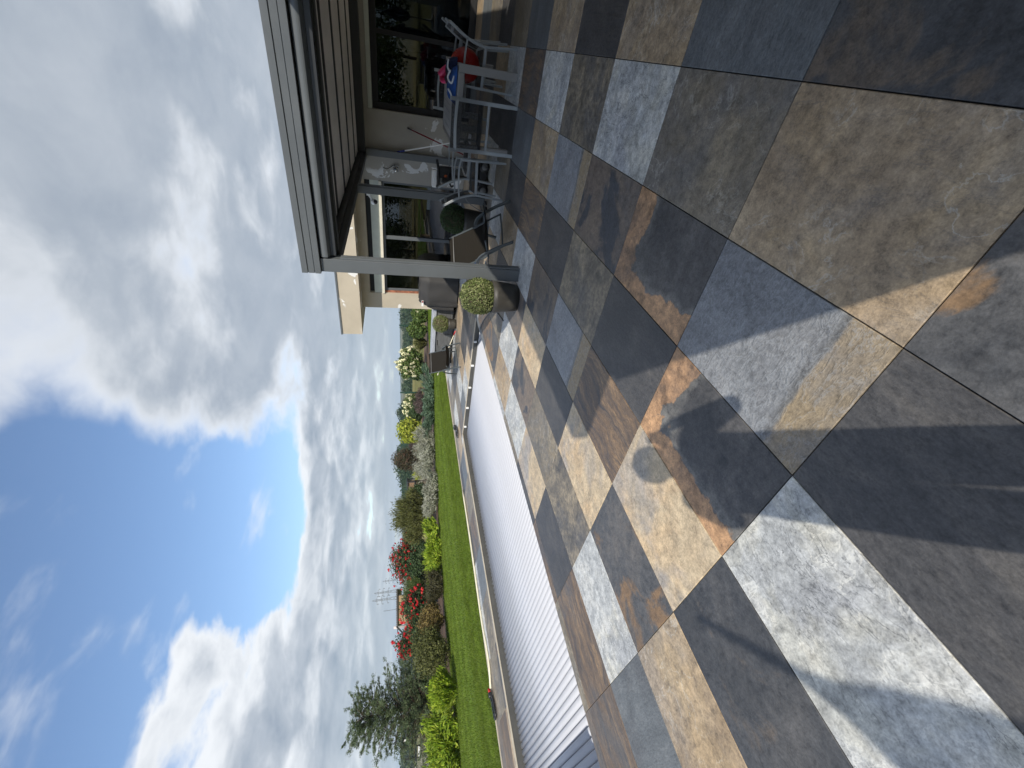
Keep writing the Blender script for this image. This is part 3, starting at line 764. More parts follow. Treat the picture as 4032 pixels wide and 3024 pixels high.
# ------------------------------------------------------------------ patio furniture
TX0, TX1, TY0, TY1, TZ = 5.64, 7.50, -0.33, 0.63, 0.742
tab = thing('patio_table', 'long grey aluminium patio table with slatted top under the patio roof', 'table', ((TX0 + TX1) / 2, (TY0 + TY1) / 2, 0))
hx, hy = (TX1 - TX0) / 2, (TY1 - TY0) / 2
for sx in (-1, 1):
    for sy in (-1, 1):
        cx, cy = sx * (hx - 0.045), sy * (hy - 0.045)
        MB().box((cx - 0.045, cy - 0.045, 0), (cx + 0.045, cy + 0.045, TZ - 0.002)).build('leg', ALU_W, tab, bevel=0.004)
ap = MB()
ap.box((-hx + 0.091, -hy, TZ - 0.075), (hx - 0.091, -hy + 0.045, TZ)).box((-hx + 0.091, hy - 0.045, TZ - 0.075), (hx - 0.091, hy, TZ))
ap.box((-hx, -hy + 0.091, TZ - 0.075), (-hx + 0.045, hy - 0.091, TZ)).box((hx - 0.045, -hy + 0.091, TZ - 0.075), (hx, hy - 0.091, TZ))
ap.build('apron', ALU_W, tab, bevel=0.004)
ns = 9
for k in range(ns):
    y0 = -hy + 0.05 + (2 * hy - 0.1) * k / ns
    MB().box((-hx + 0.05, y0 + 0.003, TZ - 0.022), (hx - 0.05, y0 + (2 * hy - 0.1) / ns - 0.003, TZ - 0.002)).build('slat', TABLETOP, tab, bevel=0.002)


def arc_pts(pts, n=6):
    """smooth polyline through control points (Catmull-Rom)"""
    P_ = [Vector(p) for p in pts]; P_ = [P_[0] * 2 - P_[1]] + P_ + [P_[-1] * 2 - P_[-2]]; out = []
    for i in range(1, len(P_) - 2):
        for k in range(n):
            t = k / n; a, b, c, d_ = P_[i - 1], P_[i], P_[i + 1], P_[i + 2]
            out.append(0.5 * ((2 * b) + (c - a) * t + (2 * a - 5 * b + 4 * c - d_) * t * t + (3 * b - a - 3 * c + d_) * t ** 3))
    return out + [P_[-2]]


def make_chair(loc, rz, label):
    t = thing('patio_chair', label, 'chair', loc, rz, 'grey chairs around the patio table')
    w = 0.27                                                # sits facing +y
    for s in (-1, 1):
        MB().path(arc_pts([(s * w, -0.25, 0), (s * w, -0.225, 0.25), (s * w, -0.215, 0.44), (s * w, -0.27, 0.64), (s * w, -0.39, 0.86)]), 0.028, 0.042, (1, 0, 0)).build('back_post', ALU, t, bevel=0.003)
        MB().path([(s * w, 0.235, 0), (s * w, 0.215, 0.62)], 0.028, 0.042, (1, 0, 0)).build('leg', ALU, t, bevel=0.003)
        MB().path(arc_pts([(s * w, -0.275, 0.635), (s * w, -0.08, 0.655), (s * w, 0.12, 0.655), (s * w, 0.235, 0.628)]), 0.042, 0.020).build('armrest', ALU, t, bevel=0.003)
        MB().path([(s * w, -0.215, 0.40), (s * w, 0.22, 0.415)], 0.024, 0.034).build('seat_rail', ALU, t, bevel=0.003)
    for nm, p, q in (('front_bar', (-w, 0.215, 0.395), (w, 0.215, 0.395)), ('rear_bar', (-w, -0.215, 0.36), (w, -0.215, 0.36))):
        MB().bar(p, q, 0.026, 0.03).build(nm, ALU, t, bevel=0.003)
    MB().path(arc_pts([(-w, -0.345, 0.775), (0, -0.375, 0.79), (w, -0.345, 0.775)]), 0.022, 0.036).build('top_rail', ALU, t, bevel=0.003)
    MB().grid(lambda u, v: ((u - 0.5) * 0.50, -0.19 + 0.40 * v, 0.425 - 0.03 * math.sin(math.pi * v) * math.sin(math.pi * u)), 8, 8).build('seat', TEXTILE, t, True)
    bk = [(-0.205, 0.44), (-0.235, 0.55), (-0.28, 0.66), (-0.335, 0.76), (-0.38, 0.845)]

    def fb_(u, v):
        k = min(int(v * 4), 3); f = v * 4 - k; y = bk[k][0] * (1 - f) + bk[k + 1][0] * f; z = bk[k][1] * (1 - f) + bk[k + 1][1] * f
        return ((u - 0.5) * 0.50, y - 0.02 * math.sin(math.pi * u), z)
    MB().grid(fb_, 8, 8).build('back_panel', TEXTILE, t, True)
    return t


chA = make_chair((6.10, -0.30, 0), 0.06, 'grey mesh patio chair holding the red ball at the table')
GCH = 'grey chairs around the patio table'
copy_tree(chA, (6.80, -0.36, 0), -0.03, 'grey mesh patio chair behind the one with the red ball', GCH)
copy_tree(chA, (5.62, 0.31, 0), -math.pi / 2 + 0.10, 'grey mesh patio chair with its back turned at the near table end', GCH)
copy_tree(chA, (5.86, 0.98, 0), math.pi + 0.16, 'grey mesh patio chair beside the dark lounge chair', GCH)
copy_tree(chA, (6.72, 0.92, 0), math.pi - 0.05, 'grey mesh patio chair beside the upright garden vacuum', GCH)
copy_tree(chA, (7.78, 0.16, 0), math.pi / 2, 'grey mesh patio chair at the table end towards the house', GCH)

ball = thing('play_ball', 'large red rubber ball with yellow emblem lying on a chair', 'ball', (6.10, -0.30, 0.615))
MB().ball((0, 0, 0), (0.195, 0.195, 0.195), 28, 18).build('skin', RED, ball, True)
em = MB().grid(lambda u, v: tuple(0.1965 * Vector((math.sin(0.55 * u + 0.15) * math.cos(2.1 + 1.5 * v), math.sin(0.55 * u + 0.15) * math.sin(2.1 + 1.5 * v), math.cos(0.55 * u + 0.15)))), 8, 10)
em.build('emblem', YELLOW, ball, True)


def cloth(name, m, c, sx, sy, h, seed, parent=None, rz=0.0):
    r_ = random.Random(seed); ph = [(r_.uniform(0, 6), r_.uniform(5, 13), r_.uniform(5, 13), r_.uniform(0.3, 1)) for _ in range(6)]

    def fn(u, v):
        x_, y_ = (u - 0.5) * sx, (v - 0.5) * sy
        e = max(0.0, 1 - (2 * u - 1) ** 4) * max(0.0, 1 - (2 * v - 1) ** 4)
        k = sum(a * abs(math.sin(p + fx * u + fy * v)) for p, fx, fy, a in ph) / 3.6
        return (c[0] + (x_ + 0.03 * math.sin(7 * v + seed)) * math.cos(rz) - (y_ + 0.03 * math.sin(6 * u + seed)) * math.sin(rz),
                c[1] + x_ * math.sin(rz) + y_ * math.cos(rz), c[2] + 0.006 + h * e * (0.35 + 0.65 * k))
    return MB().grid(fn, 22, 22).build(name, m, parent, True)


tw = thing('beach_towel', 'crumpled blue towel with white binding on the patio table', 'towel', (5.95, -0.14, TZ))
cloth('fabric', BLUE, (0, 0.05, 0), 0.42, 0.42, 0.10, 3, tw)
cloth('fabric', NAVY, (0.03, -0.13, 0), 0.36, 0.22, 0.13, 5, tw)
for k, pts in enumerate([[(-0.19, -0.10, 0.09), (-0.16, -0.02, 0.115), (-0.20, 0.03, 0.07), (-0.205, -0.05, 0.04)], [(-0.13, 0.10, 0.10), (-0.18, 0.14, 0.07), (-0.16, 0.20, 0.045)],
                         [(-0.08, -0.20, 0.11), (-0.13, -0.13, 0.12), (-0.15, -0.09, 0.10)]]):
    MB().path(arc_pts(pts), 0.011, n=6).build('binding', WHITECLOTH, tw, True)
pl_ = cloth('swim_shorts', PLUM, (6.38, -0.16, TZ), 0.30, 0.28, 0.10, 8)
tag(pl_, 'dark plum patterned swim shorts in a heap behind the blue towel', 'shorts')
ab = thing('swim_armbands', 'pink inflatable armbands lying behind the towel on the table', 'armbands', (6.75, -0.17, TZ))
for k, (x_, y_, z_) in enumerate([(0, -0.02, 0.08), (0.03, 0.06, 0.05)]):
    MB().path([(x_ + 0.06 * math.cos(a), y_ + 0.05 * math.sin(a), z_ + 0.055 * math.sin(a * 1.0 + k)) for a in [6.2832 * q / 14 for q in range(15)]], 0.036, n=10).build('ring', PINK, ab, True)
lf = MB().add([(6.55, 0.10, TZ + 0.004), (6.60, 0.06, TZ + 0.03), (6.66, 0.10, TZ + 0.006), (6.60, 0.135, TZ + 0.025)], [(0, 1, 2, 3)]).build('green_peg', mat('green_plastic', (0.01, 0.22, 0.03), 0.5))
tag(lf, 'small green plastic clip lying on the patio table', 'clip')

# upright garden vacuum: low black base with wheel, tube frame, white-lidded tank
gv = thing('garden_vacuum', 'black garden vacuum with white lid, orange button and floor wheels', 'garden vacuum', (6.95, 1.30, 0), 0.15)
MB().box((-0.16, -0.36, 0.03), (0.10, 0.16, 0.15)).box((-0.12, -0.30, 0.151), (0.06, 0.05, 0.21)).build('base', BLACKP, gv, bevel=0.02)
for yy in (-0.26, 0.10):
    MB().path([(-0.20, yy, 0.085), (-0.165, yy, 0.085)], 0.085, n=20).build('wheel', BLACKP, gv, True)
    MB().path([(-0.208, yy, 0.085), (-0.201, yy, 0.085)], 0.05, n=16).build('hub_cap', CABLE, gv, True)
for sx in (-0.09, 0.05): MB().path([(sx, -0.05, 0.2), (sx + 0.02, -0.06, 0.60)], 0.013, n=8).build('tube', BLACKP, gv, True)
MB().box((-0.10, -0.19, 0.58), (0.10, 0.05, 0.82)).build('tank', BLACKP, gv, bevel=0.03)
MB().box((-0.10, -0.13, 0.85), (0.10, 0.14, 0.93)).build('lid', WHITEP, gv, bevel=0.022)
MB().path(arc_pts([(-0.08, -0.28, 0.86), (-0.10, -0.14, 0.835), (-0.10, 0.08, 0.83), (-0.08, 0.12, 0.86)]), 0.02, n=10).build('handle', BLACKP, gv, True)
MB().path(arc_pts([(-0.1, -0.15, 0.60), (-0.17, -0.15, 0.63), (-0.19, -0.04, 0.68), (-0.16, 0.09, 0.62), (-0.1, 0.08, 0.58)]), 0.016, n=10).build('grip', BLACKP, gv, True)
MB().ball((-0.102, -0.05, 0.71), (0.022, 0.022, 0.03)).build('button', ORANGE, gv, True)


def lounge(loc, rz, label, group):
    t = thing('lounge_chair', label, 'lounge chair', loc, rz, group)      # front towards -y
    for s in (-1, 1):
        MB().path(arc_pts([(s * 0.31, -0.50, 0.0), (s * 0.31, -0.30, 0.20), (s * 0.31, -0.06, 0.36), (s * 0.31, 0.18, 0.36), (s * 0.31, 0.34, 0.20), (s * 0.31, 0.42, 0.0)], 7), 0.045, 0.022, (1, 0, 0)).build('arm_leg', DKMETAL, t, bevel=0.004)
        MB().path(arc_pts([(s * 0.275, -0.42, 0.36), (s * 0.275, -0.10, 0.27), (s * 0.275, 0.02, 0.29), (s * 0.275, 0.26, 0.50), (s * 0.275, 0.50, 0.72)]), 0.013, n=8).build('side_tube', DKMETAL, t, True)
    MB().path(arc_pts([(-0.26, 0.15, 0.40), (-0.255, -0.22, 0.12), (-0.20, -0.27, 0.09), (0.20, -0.27, 0.09), (0.255, -0.22, 0.12), (0.26, 0.15, 0.40)]), 0.012, n=8).build('stay_bar', DKMETAL, t, True)
    MB().path([(-0.31, -0.02, 0.24), (0.31, -0.02, 0.24)], 0.011, n=8).build('cross_bar', DKMETAL, t, True)
    pr = [(-0.42, 0.37), (-0.25, 0.30), (-0.06, 0.265), (0.03, 0.29), (0.16, 0.405), (0.33, 0.565), (0.50, 0.73)]

    def fn(u, v):
        k = min(int(v * 6), 5); f = v * 6 - k; y = pr[k][0] * (1 - f) + pr[k + 1][0] * f; z = pr[k][1] * (1 - f) + pr[k + 1][1] * f
        return ((u - 0.5) * 0.545, y, z - 0.018 * math.sin(math.pi * u))
    MB().grid(fn, 10, 24).build('sling', SLING, t, True)
    MB().path([(-0.272, 0.43, 0.672), (0.272, 0.43, 0.672)], 0.008, n=6).build('piping', CABLE, t, True)
    return t


rzL = math.atan2(0.78, 0.62) - math.pi / 2
GL = 'dark folding lounge chairs'
lo1 = lounge((5.16, 1.63, 0), rzL, 'dark folding lounge chair with brown sling beside the patio post', GL)
copy_tree(lo1, (8.22, 5.96, 0), math.atan2(0.755, 0.655) - math.pi / 2, 'dark folding lounge chair standing by the pool end', GL)

# ------------------------------------------------------------------ clipped box balls in pots
def leaves_on_ball(n, r, L, jit, seed):
    rg = np.random.default_rng(seed)
    v = rg.normal(size=(n, 3)); v /= np.linalg.norm(v, axis=1)[:, None]
    rr = r * (1 - jit * rg.random(n) ** 2) * (1 + 0.045 * np.sin(9 * v[:, 0] + 3 * v[:, 2]) * np.sin(8 * v[:, 1] + 1))
    return leaf_quads(v * rr[:, None], v + rg.normal(0, 0.75, (n, 3)), L * rg.uniform(0.6, 1.3, n), 0.55, rg)


def leaf_quads(C, N, L, wr, rg, D=None):
    """kite-shaped leaves at C with normals N (or growing along D)"""
    n = len(C); N = N / (np.linalg.norm(N, axis=1)[:, None] + 1e-9)
    if D is None:
        D = np.cross(N, rg.normal(size=(n, 3)))
    D = D / (np.linalg.norm(D, axis=1)[:, None] + 1e-9)
    S = np.cross(D, N); S /= (np.linalg.norm(S, axis=1)[:, None] + 1e-9)
    L = np.broadcast_to(np.asarray(L, float), (n,))[:, None]
    a = C - D * L * 0.5; b = C + S * L * wr * 0.5; c = C + D * L * 0.5; d_ = C - S * L * wr * 0.5
    V_ = np.stack([a, b, c, d_], 1).reshape(-1, 3)
    return V_, np.arange(4 * n).reshape(-1, 4)


def topiary(loc, label, r, zc, pot_r, pot_h, n, m, seed):
    t = thing('potted_box_ball', label, 'potted shrub', loc, random.uniform(0, 3), 'clipped box balls in clay pots')
    MB().lathe([(pot_r * 0.80, 0), (pot_r * 0.88, pot_h * 0.3), (pot_r * 0.97, pot_h * 0.8), (pot_r, pot_h), (pot_r * 0.93, pot_h), (pot_r * 0.9, pot_h - 0.03)], 32).build('pot', POT, t, True)
    MB().lathe([(pot_r * 0.89, pot_h - 0.032), (0.001, pot_h - 0.02)], 24, caps=False).build('soil', SOIL, t)
    V_, F_ = leaves_on_ball(n, r, r * 0.105, 0.22, seed)
    np_mesh('foliage', V_ + np.array([0, 0, zc]), F_, m, t)
    MB().ball((0, 0, zc), (r * 0.80, r * 0.80, r * 0.80), 20, 12).build('inner_twigs', BARK, t, True)
    MB().path([(0, 0, pot_h - 0.04), (0, 0, zc)], 0.018, n=6).build('stem', BARK, t)


topiary((4.03, 1.955, 0), 'clipped box ball in a dark clay pot beside the front patio post', 0.235, 0.50, 0.205, 0.34, 9000, L_BOX, 1)
topiary((7.05, 1.98, 0), 'clipped box ball in a pot behind the brown lounge chair', 0.25, 0.50, 0.20, 0.34, 7000, L_BOXD, 2)
topiary((9.10, 5.42, 0), 'clipped box ball in a small pot between the covered barbecue and grey cabinets', 0.23, 0.41, 0.155, 0.22, 5000, L_BOX, 3)

# ------------------------------------------------------------------ covered barbecue
bb = thing('covered_barbecue', 'barbecue under a draped charcoal fabric cover by the house wall', 'barbecue', (9.32, 4.50, 0))


def bbq_fn(u, v):
    a = 2 * math.pi * u
    z = 0.03 + v * 1.0
    sx, sy = 0.30, 0.42
    k = 1.0 if z < 0.78 else 1 - 0.50 * ((z - 0.78) / 0.25) ** 1.3
    e = 5.0
    ca, sa = math.cos(a), math.sin(a)
    r_ = (abs(ca) ** e + abs(sa) ** e) ** (-1 / e)
    fold = 1 + 0.035 * math.sin(11 * a + 2 * math.sin(3 * a)) * (1 - v) ** 0.7 + 0.015 * math.sin(5 * a + 9 * z)
    return (sx * k * r_ * ca * fold, sy * (0.5 + 0.5 * k if z > 0.78 else 1) * r_ * sa * fold, min(z, 1.0) + 0.02 * math.sin(7 * a) * (1 - v) * 0.5 - 0.03 * math.sin(3 * a) ** 2 * v)


MB().grid(bbq_fn, 96, 22).add([tuple(bbq_fn(k / 48, 1.0)) for k in range(48)], [tuple(range(48))]).build('cover', BBQ, bb, True)


def shelf_fn(u, v):                                         # cover sagging over the folded side shelf
    a = math.pi * (u - 0.5)
    z = 0.10 + 0.68 * v
    q = 0.17 * (1 - 0.55 * max(0, v - 0.75) / 0.25) * (1 + 0.10 * math.sin(9 * u + 2 * v))
    return (0.24 * math.sin(a) * (1 - 0.2 * v), 0.40 + q * max(0.0, math.cos(a)) ** 0.5, z)


MB().grid(shelf_fn, 20, 12).add([shelf_fn(k / 20, 1.0) for k in range(21)], [tuple(range(21))]).build('cover_flap', BBQ, bb, True)
lb = MB().box((-0.318, 0.20, 0.885), (-0.302, 0.36, 0.935)).build('maker_label', WHITEP, bb, bevel=0.003)
MB().box((-0.3205, 0.205, 0.891), (-0.3185, 0.255, 0.929)).build('red_mark', mat('dull_red_print', (0.30, 0.06, 0.05), 0.6), lb)
MB().box((-0.22, -0.36, 0.0), (0.22, 0.36, 0.06)).build('trolley_base', BLACKP, bb, bevel=0.01)

# ------------------------------------------------------------------ low outdoor cabinets
kc = thing('outdoor_cabinet', 'low weathered grey outdoor cabinet with pale stone top by the lawn', 'cabinet', (9.60, 6.05, 0))
MB().box((-0.24, -0.95, 0.05), (0.26, 0.95, 0.512)).build('carcass', CAB, kc, bevel=0.004)
MB().box((-0.30, -1.0, 0.515), (0.30, 1.0, 0.60)).build('worktop', COUNTER, kc, bevel=0.008)
MB().box((-0.20, -0.90, 0.0), (0.22, 0.90, 0.049)).build('plinth', BLACKP, kc)
for y0, y1 in ((-0.93, -0.33), (-0.13, 0.42), (0.44, 0.92)):
    dr = MB().box((-0.262, y0, 0.07), (-0.2405, y1, 0.495)).build('door', CAB, kc, bevel=0.004)
    MB().box((-0.268, y0 + 0.16, 0.415), (-0.2622, y0 + 0.36, 0.465)).build('handle_plate', CABLE, dr, bevel=0.002)
    MB().box((-0.272, y0 + 0.17, 0.435), (-0.2682, y0 + 0.35, 0.462)).build('finger_slot', GASKET, dr)

# ------------------------------------------------------------------ loose things
tp = thing('telescopic_pole', 'pale telescopic pool pole with red grip leaning behind the lounge chair', 'pole')
A_, B_ = Vector((8.90, 5.51, 0.03)), Vector(hit(1725.5, 1470.7, 'x', 9.15))
MB().path([A_ + (B_ - A_) * 0.09, B_], 0.011, n=8).build('shaft', HOSE, tp, True)
MB().path([A_, A_ + (B_ - A_) * 0.09], 0.017, n=8).build('grip', RED, tp, True)
MB().path([B_, B_ + (B_ - A_) * 0.04], 0.018, n=8).build('clip', HOSE, tp, True)
rp = thing('broom', 'broom with dark red handle leaning on the plaster wall', 'broom')
A_, B_ = Vector((9.15, 1.33, 0.03)), Vector((9.70, 1.06, 1.19))
MB().path([A_, B_], 0.013, n=8).build('handle', mat('dark_red_paint', (0.20, 0.012, 0.02), 0.4), rp, True)
MB().path([B_, B_ + (B_ - A_) * 0.07], 0.015, n=8).build('end_cap', BLACKP, rp, True)
MB().box((9.06, 1.20, 0.0), (9.14, 1.48, 0.09)).build('brush', BLACKP, rp, bevel=0.01)
mp = thing('mop', 'mop with white handle and blue grip leaning on the wall corner', 'mop')
A_, B_ = Vector((9.20, 1.02, 0.03)), Vector((9.60, 1.45, 1.33))
MB().path([A_, B_], 0.013, n=8).build('handle', WHITEP, mp, True)
MB().path([B_, B_ + (B_ - A_) * 0.12], 0.017, n=8).build('grip', mat('blue_plastic', (0.015, 0.03, 0.20), 0.4), mp, True)
MB().box((9.10, 0.90, 0.0), (9.22, 1.14, 0.06)).build('mop_head', WHITECLOTH, mp, bevel=0.015)
wl = thing('glass_wall_lamp', 'clear glass wall lamp on bare plaster with a loose cable', 'wall lamp', (9.69, 1.85, 1.53))
MB().lathe([(0.015, 0.06), (0.05, 0.045), (0.075, 0.0), (0.06, -0.06), (0.02, -0.075)], 20).build('shade', CLEAR, wl, True)
MB().path(arc_pts([(0.05, 0.01, 0.27), (0.04, 0.03, 0.18), (0.04, -0.02, 0.10), (0.01, -0.07, 0.03), (-0.02, -0.03, -0.05), (0.0, 0.02, -0.05)]), 0.006, n=6).build('cable', BLACKP, wl, True)
MB().path([(0.059, 0, 0.0), (-0.02, 0, 0.0)], 0.022, n=10).build('holder', BLACKP, wl, True)
sh = thing('sandals', 'pair of blue foam sandals left on the slabs by the long window', 'sandals', (6.95, 2.58, 0), 0.5)
for k, (x_, y_, r_) in enumerate([(0, 0, 0.1), (0.05, 0.13, -0.3)]):
    so = MB().grid(lambda u, v, x_=x_, y_=y_: (x_ + (0.13 - 0.26 * u), y_ + (v - 0.5) * (0.085 + 0.02 * math.sin(3 * u)), 0.006 + 0.022 * (1 - (2 * v - 1) ** 2)), 10, 6).build('sole', BLUESHOE, sh, True)
    MB().path(arc_pts([(x_ - 0.01, y_ - 0.045, 0.01), (x_ + 0.0, y_, 0.065), (x_ - 0.01, y_ + 0.045, 0.01)]), 0.05, 0.008, (1, 0, 0)).build('strap', BLUESHOE, so, True)
cb = MB().path(arc_pts([(6.05, 1.26, 0.52), (6.12, 1.42, 0.40), (6.30, 1.58, 0.16), (6.52, 1.70, 0.012), (6.42, 1.86, 0.010), (5.9, 2.35, 0.010), (5.4, 2.75, 0.010)]), 0.007, n=6).build('power_cable', CABLE, None, True)
tag(cb, 'grey power cable trailing from a patio chair onto the slabs', 'cable')
cc = thing('cable_connector', 'black weatherproof plug connectors on the trailing cable', 'connector', (6.60, 1.62, 0))
for k in range(2): MB().path([(-0.03 + 0.09 * k, 0.02 - 0.07 * k, 0.025), (0.02 + 0.09 * k, -0.02 - 0.07 * k, 0.03)], 0.022, n=8).build('plug', BLACKP, cc, True)
pc = MB().path(arc_pts([(4.45, 2.55, 0.008), (5.1, 2.75, 0.008), (5.7, 3.25, 0.008), (5.95, 3.62, 0.006), (6.02, 3.74, -0.06), (6.05, 3.80, -0.10), (6.25, 4.05, -0.098), (6.47, 4.4, -0.095), (6.50, 5.4, -0.095)]), 0.009, n=6).build('sensor_cable', CABLE, None, True)
tag(pc, 'dark cable running over the slabs and along the pool cover end', 'cable')
hz = thing('pool_hose', 'cream pool hose lying along the terrace edge by the lawn', 'hose')
MB().path(arc_pts([(5.6, 8.05, 0.02), (4.2, 7.98, 0.02), (3.2, 8.02, 0.02), (2.47, 8.03, 0.02), (2.1, 7.95, 0.02), (1.75, 7.93, 0.02), (1.42, 8.05, 0.03)]), 0.018, n=8).build('tube', HOSE, hz, True)
vh = thing('vacuum_head', 'black and clear pool vacuum head with red collar on the terrace edge', 'vacuum head', (1.24, 8.06, 0), 0.25)
MB().path([(0.20, 0, 0.05), (0.13, 0, 0.05)], 0.024, n=10).build('collar', RED, vh, True)
MB().path([(0.13, 0, 0.05), (0.06, 0, 0.05)], 0.03, n=10).build('swivel', BLACKP, vh, True)
MB().path(arc_pts([(0.10, -0.05, 0.04), (0.0, -0.075, 0.03), (-0.22, -0.07, 0.03), (-0.26, 0, 0.03), (-0.22, 0.07, 0.03), (0.0, 0.075, 0.03), (0.10, 0.05, 0.04)]), 0.017, n=8).build('frame', BLACKP, vh, True)
MB().box((-0.22, -0.055, 0.02), (0.04, 0.055, 0.045)).build('window', CLEAR, vh, bevel=0.01)
rc = thing('coiled_cable', 'dark coiled cable with plug on the slabs at the pool corner', 'cable', (7.25, 7.62, 0), 0.4)
for k in range(3):
    MB().path([(0.20 * math.cos(a) - 0.10 * k, (0.09 + 0.01 * k) * math.sin(a), 0.012 + 0.013 * k + 0.006 * math.sin(2 * a)) for a in [6.2832 * q / 24 for q in range(25)]], 0.010, n=6).build('coil', BLACKP if k else CABLE, rc, True)
MB().box((0.12, -0.06, 0.0), (0.26, 0.05, 0.085)).build('plug', BLACKP, rc, bevel=0.02)

# ------------------------------------------------------------------ out of frame but throwing shadows: bench over the pool end, folded parasol, photographer
bn = thing('pool_bench', 'wooden bench bridging the roller end of the pool', 'bench', (-0.70, 5.4, 0))
for k in range(3): MB().box((-0.15 + 0.085 * k, -1.95, 0.42), (-0.072 + 0.085 * k, 1.95, 0.45)).build('board', WOOD, bn, bevel=0.003)
for yy in (-1.9, 1.75): MB().box((-0.14, yy, 0.0), (0.09, yy + 0.15, 0.419)).build('support', WOOD, bn, bevel=0.003)
ps = thing('folded_parasol', 'closed garden parasol on a round base behind the terrace', 'parasol', (-2.56, -1.07, 0))
MB().lathe([(0.24, 0), (0.24, 0.06), (0.05, 0.09), (0.03, 0.30)], 24).build('base', CABLE, ps, True)
MB().path([(0, 0, 0.1), (0, 0, 2.35)], 0.022, n=10).build('pole', ALU, ps, True)
MB().grid(lambda u, v: ((0.02 + 0.15 * math.sin(math.pi * min(1, v * 1.25 + 0.08)) ** 0.8) * (1 + 0.3 * math.cos(6.2832 * u * 8)) * math.cos(6.2832 * u),
                        (0.02 + 0.15 * math.sin(math.pi * min(1, v * 1.25 + 0.08)) ** 0.8) * (1 + 0.3 * math.cos(6.2832 * u * 8)) * math.sin(6.2832 * u), 0.95 + 1.30 * v), 64, 14).build('canopy', TEE, ps, True)


def person():
    f2 = Vector((fwd[0], fwd[1], 0)).normalized(); r2 = Vector((f2.y, -f2.x, 0))
    root = Vector((-1.06, -0.56, 0))
    t = thing('person', 'person in a dark shirt holding up a phone to take the picture', 'person', root)

    def L(a, b, c): return tuple(r2 * a + f2 * b + Vector((0, 0, c)))
    js = {'pel': L(0, 0, 0.93), 'sp': L(0, 0.0, 1.12), 'ch': L(0, 0.0, 1.32), 'nk': L(0, 0.02, 1.46), 'hd': L(0, 0.05, 1.56), 'hd2': L(0, 0.05, 1.66)}
    rd = {'pel': 0.155, 'sp': 0.14, 'ch': 0.16, 'nk': 0.06, 'hd': 0.095, 'hd2': 0.085}
    ed_ = [('pel', 'sp'), ('sp', 'ch'), ('ch', 'nk'), ('nk', 'hd'), ('hd', 'hd2')]
    for s, q in ((-1, 'l'), (1, 'r')):
        for nm, p_, r_ in (('sh', L(s * 0.18, 0, 1.40), 0.07), ('el', L(s * 0.28 + 0.03, 0.06, 1.16), 0.048), ('wr', L(0.137 + s * 0.085, 0.175, 1.37), 0.032), ('pa', L(0.137 + s * 0.06, 0.195, 1.41), 0.030),
                           ('hp', L(s * 0.085, 0, 0.88), 0.105), ('kn', L(s * 0.08, 0.02, 0.48), 0.075), ('an', L(s * 0.085, -0.02, 0.08), 0.055), ('to', L(s * 0.13, 0.13, 0.035), 0.035)):
            js[nm + q] = p_; rd[nm + q] = r_
        ed_ += [('ch', 'sh' + q), ('sh' + q, 'el' + q), ('el' + q, 'wr' + q), ('wr' + q, 'pa' + q), ('pel', 'hp' + q), ('hp' + q, 'kn' + q), ('kn' + q, 'an' + q), ('an' + q, 'to' + q)]
        for k in range(5):
            a_ = js['pa' + q]
            if k < 4: p_ = L(0.137 + s * (0.046 - 0.004 * k), 0.216, 1.395 + 0.022 * k); p2 = L(0.137 + s * (0.020 + 0.003 * k), 0.220, 1.405 + 0.022 * k)
            else: p_ = L(0.137 + s * 0.05, 0.190, 1.45); p2 = L(0.137 + s * 0.03, 0.196, 1.47)
            js['f%d%s' % (k, q)] = p_; js['g%d%s' % (k, q)] = p2; rd['f%d%s' % (k, q)] = 0.0095; rd['g%d%s' % (k, q)] = 0.008
            ed_ += [('pa' + q, 'f%d%s' % (k, q)), ('f%d%s' % (k, q), 'g%d%s' % (k, q))]
    ks = list(js); me = bpy.data.meshes.new('body'); me.from_pydata([js[k] for k in ks], [(ks.index(a), ks.index(b)) for a, b in ed_], [])
    o = link(bpy.data.objects.new('body', me), t); me.materials.append(TEE)
    sk = o.modifiers.new('skin', 'SKIN'); sk.use_smooth_shade = True
    for k, v in zip(ks, me.skin_vertices[0].data): v.radius = (rd[k], rd[k]); v.use_root = (k == 'pel')
    ss = o.modifiers.new('sub', 'SUBSURF'); ss.levels = 1; ss.render_levels = 2
    hr = MB().ball(L(0, 0.03, 1.63), (0.115, 0.115, 0.125), 18, 12).build('hair', BARK, t, True)
    ph = thing('phone', 'black phone held upright in two hands', 'phone', tuple(root + r2 * 0.137 + f2 * 0.206 + Vector((0, 0, 1.44))), math.atan2(f2.y, f2.x) - math.pi / 2)
    MB().box((-0.036, -0.004, -0.055), (0.036, 0.004, 0.09)).build('case', BLACKP, ph, bevel=0.004)


person()

# ------------------------------------------------------------------ planting
def spot(x_top, x_base, y0, y1, z=0.0, push=0.0):
    """ground point, height and width of a plant from its box in the photograph"""
    yc = (y0 + y1) / 2
    p = hit(x_base, yc, 'z', z)
    if push: p = CAMX + (p - CAMX) * (1 + push); p[2] = z
    dist = np.hypot(*(p - CAMX)[:2]) * math.cos(math.atan(abs(yc - 1512) / F_PX))
    h = (EYE - z) + (ray(x_top, yc)[2] / np.hypot(*ray(x_top, yc)[:2])) * np.hypot(*(p - CAMX)[:2])
    return p, h, abs(y1 - y0) / F_PX * dist / math.cos(PITCH)


def lumps(rg, n, rx, ry, rz, zc, rmin, rmax):
    v = rg.normal(size=(n, 3)); v /= np.linalg.norm(v, axis=1)[:, None]
    v *= (rg.random(n) ** 0.45)[:, None]
    c = v * np.array([rx, ry, rz]) * 0.80 + np.array([0, 0, zc])
    return c, rg.uniform(rmin, rmax, n)


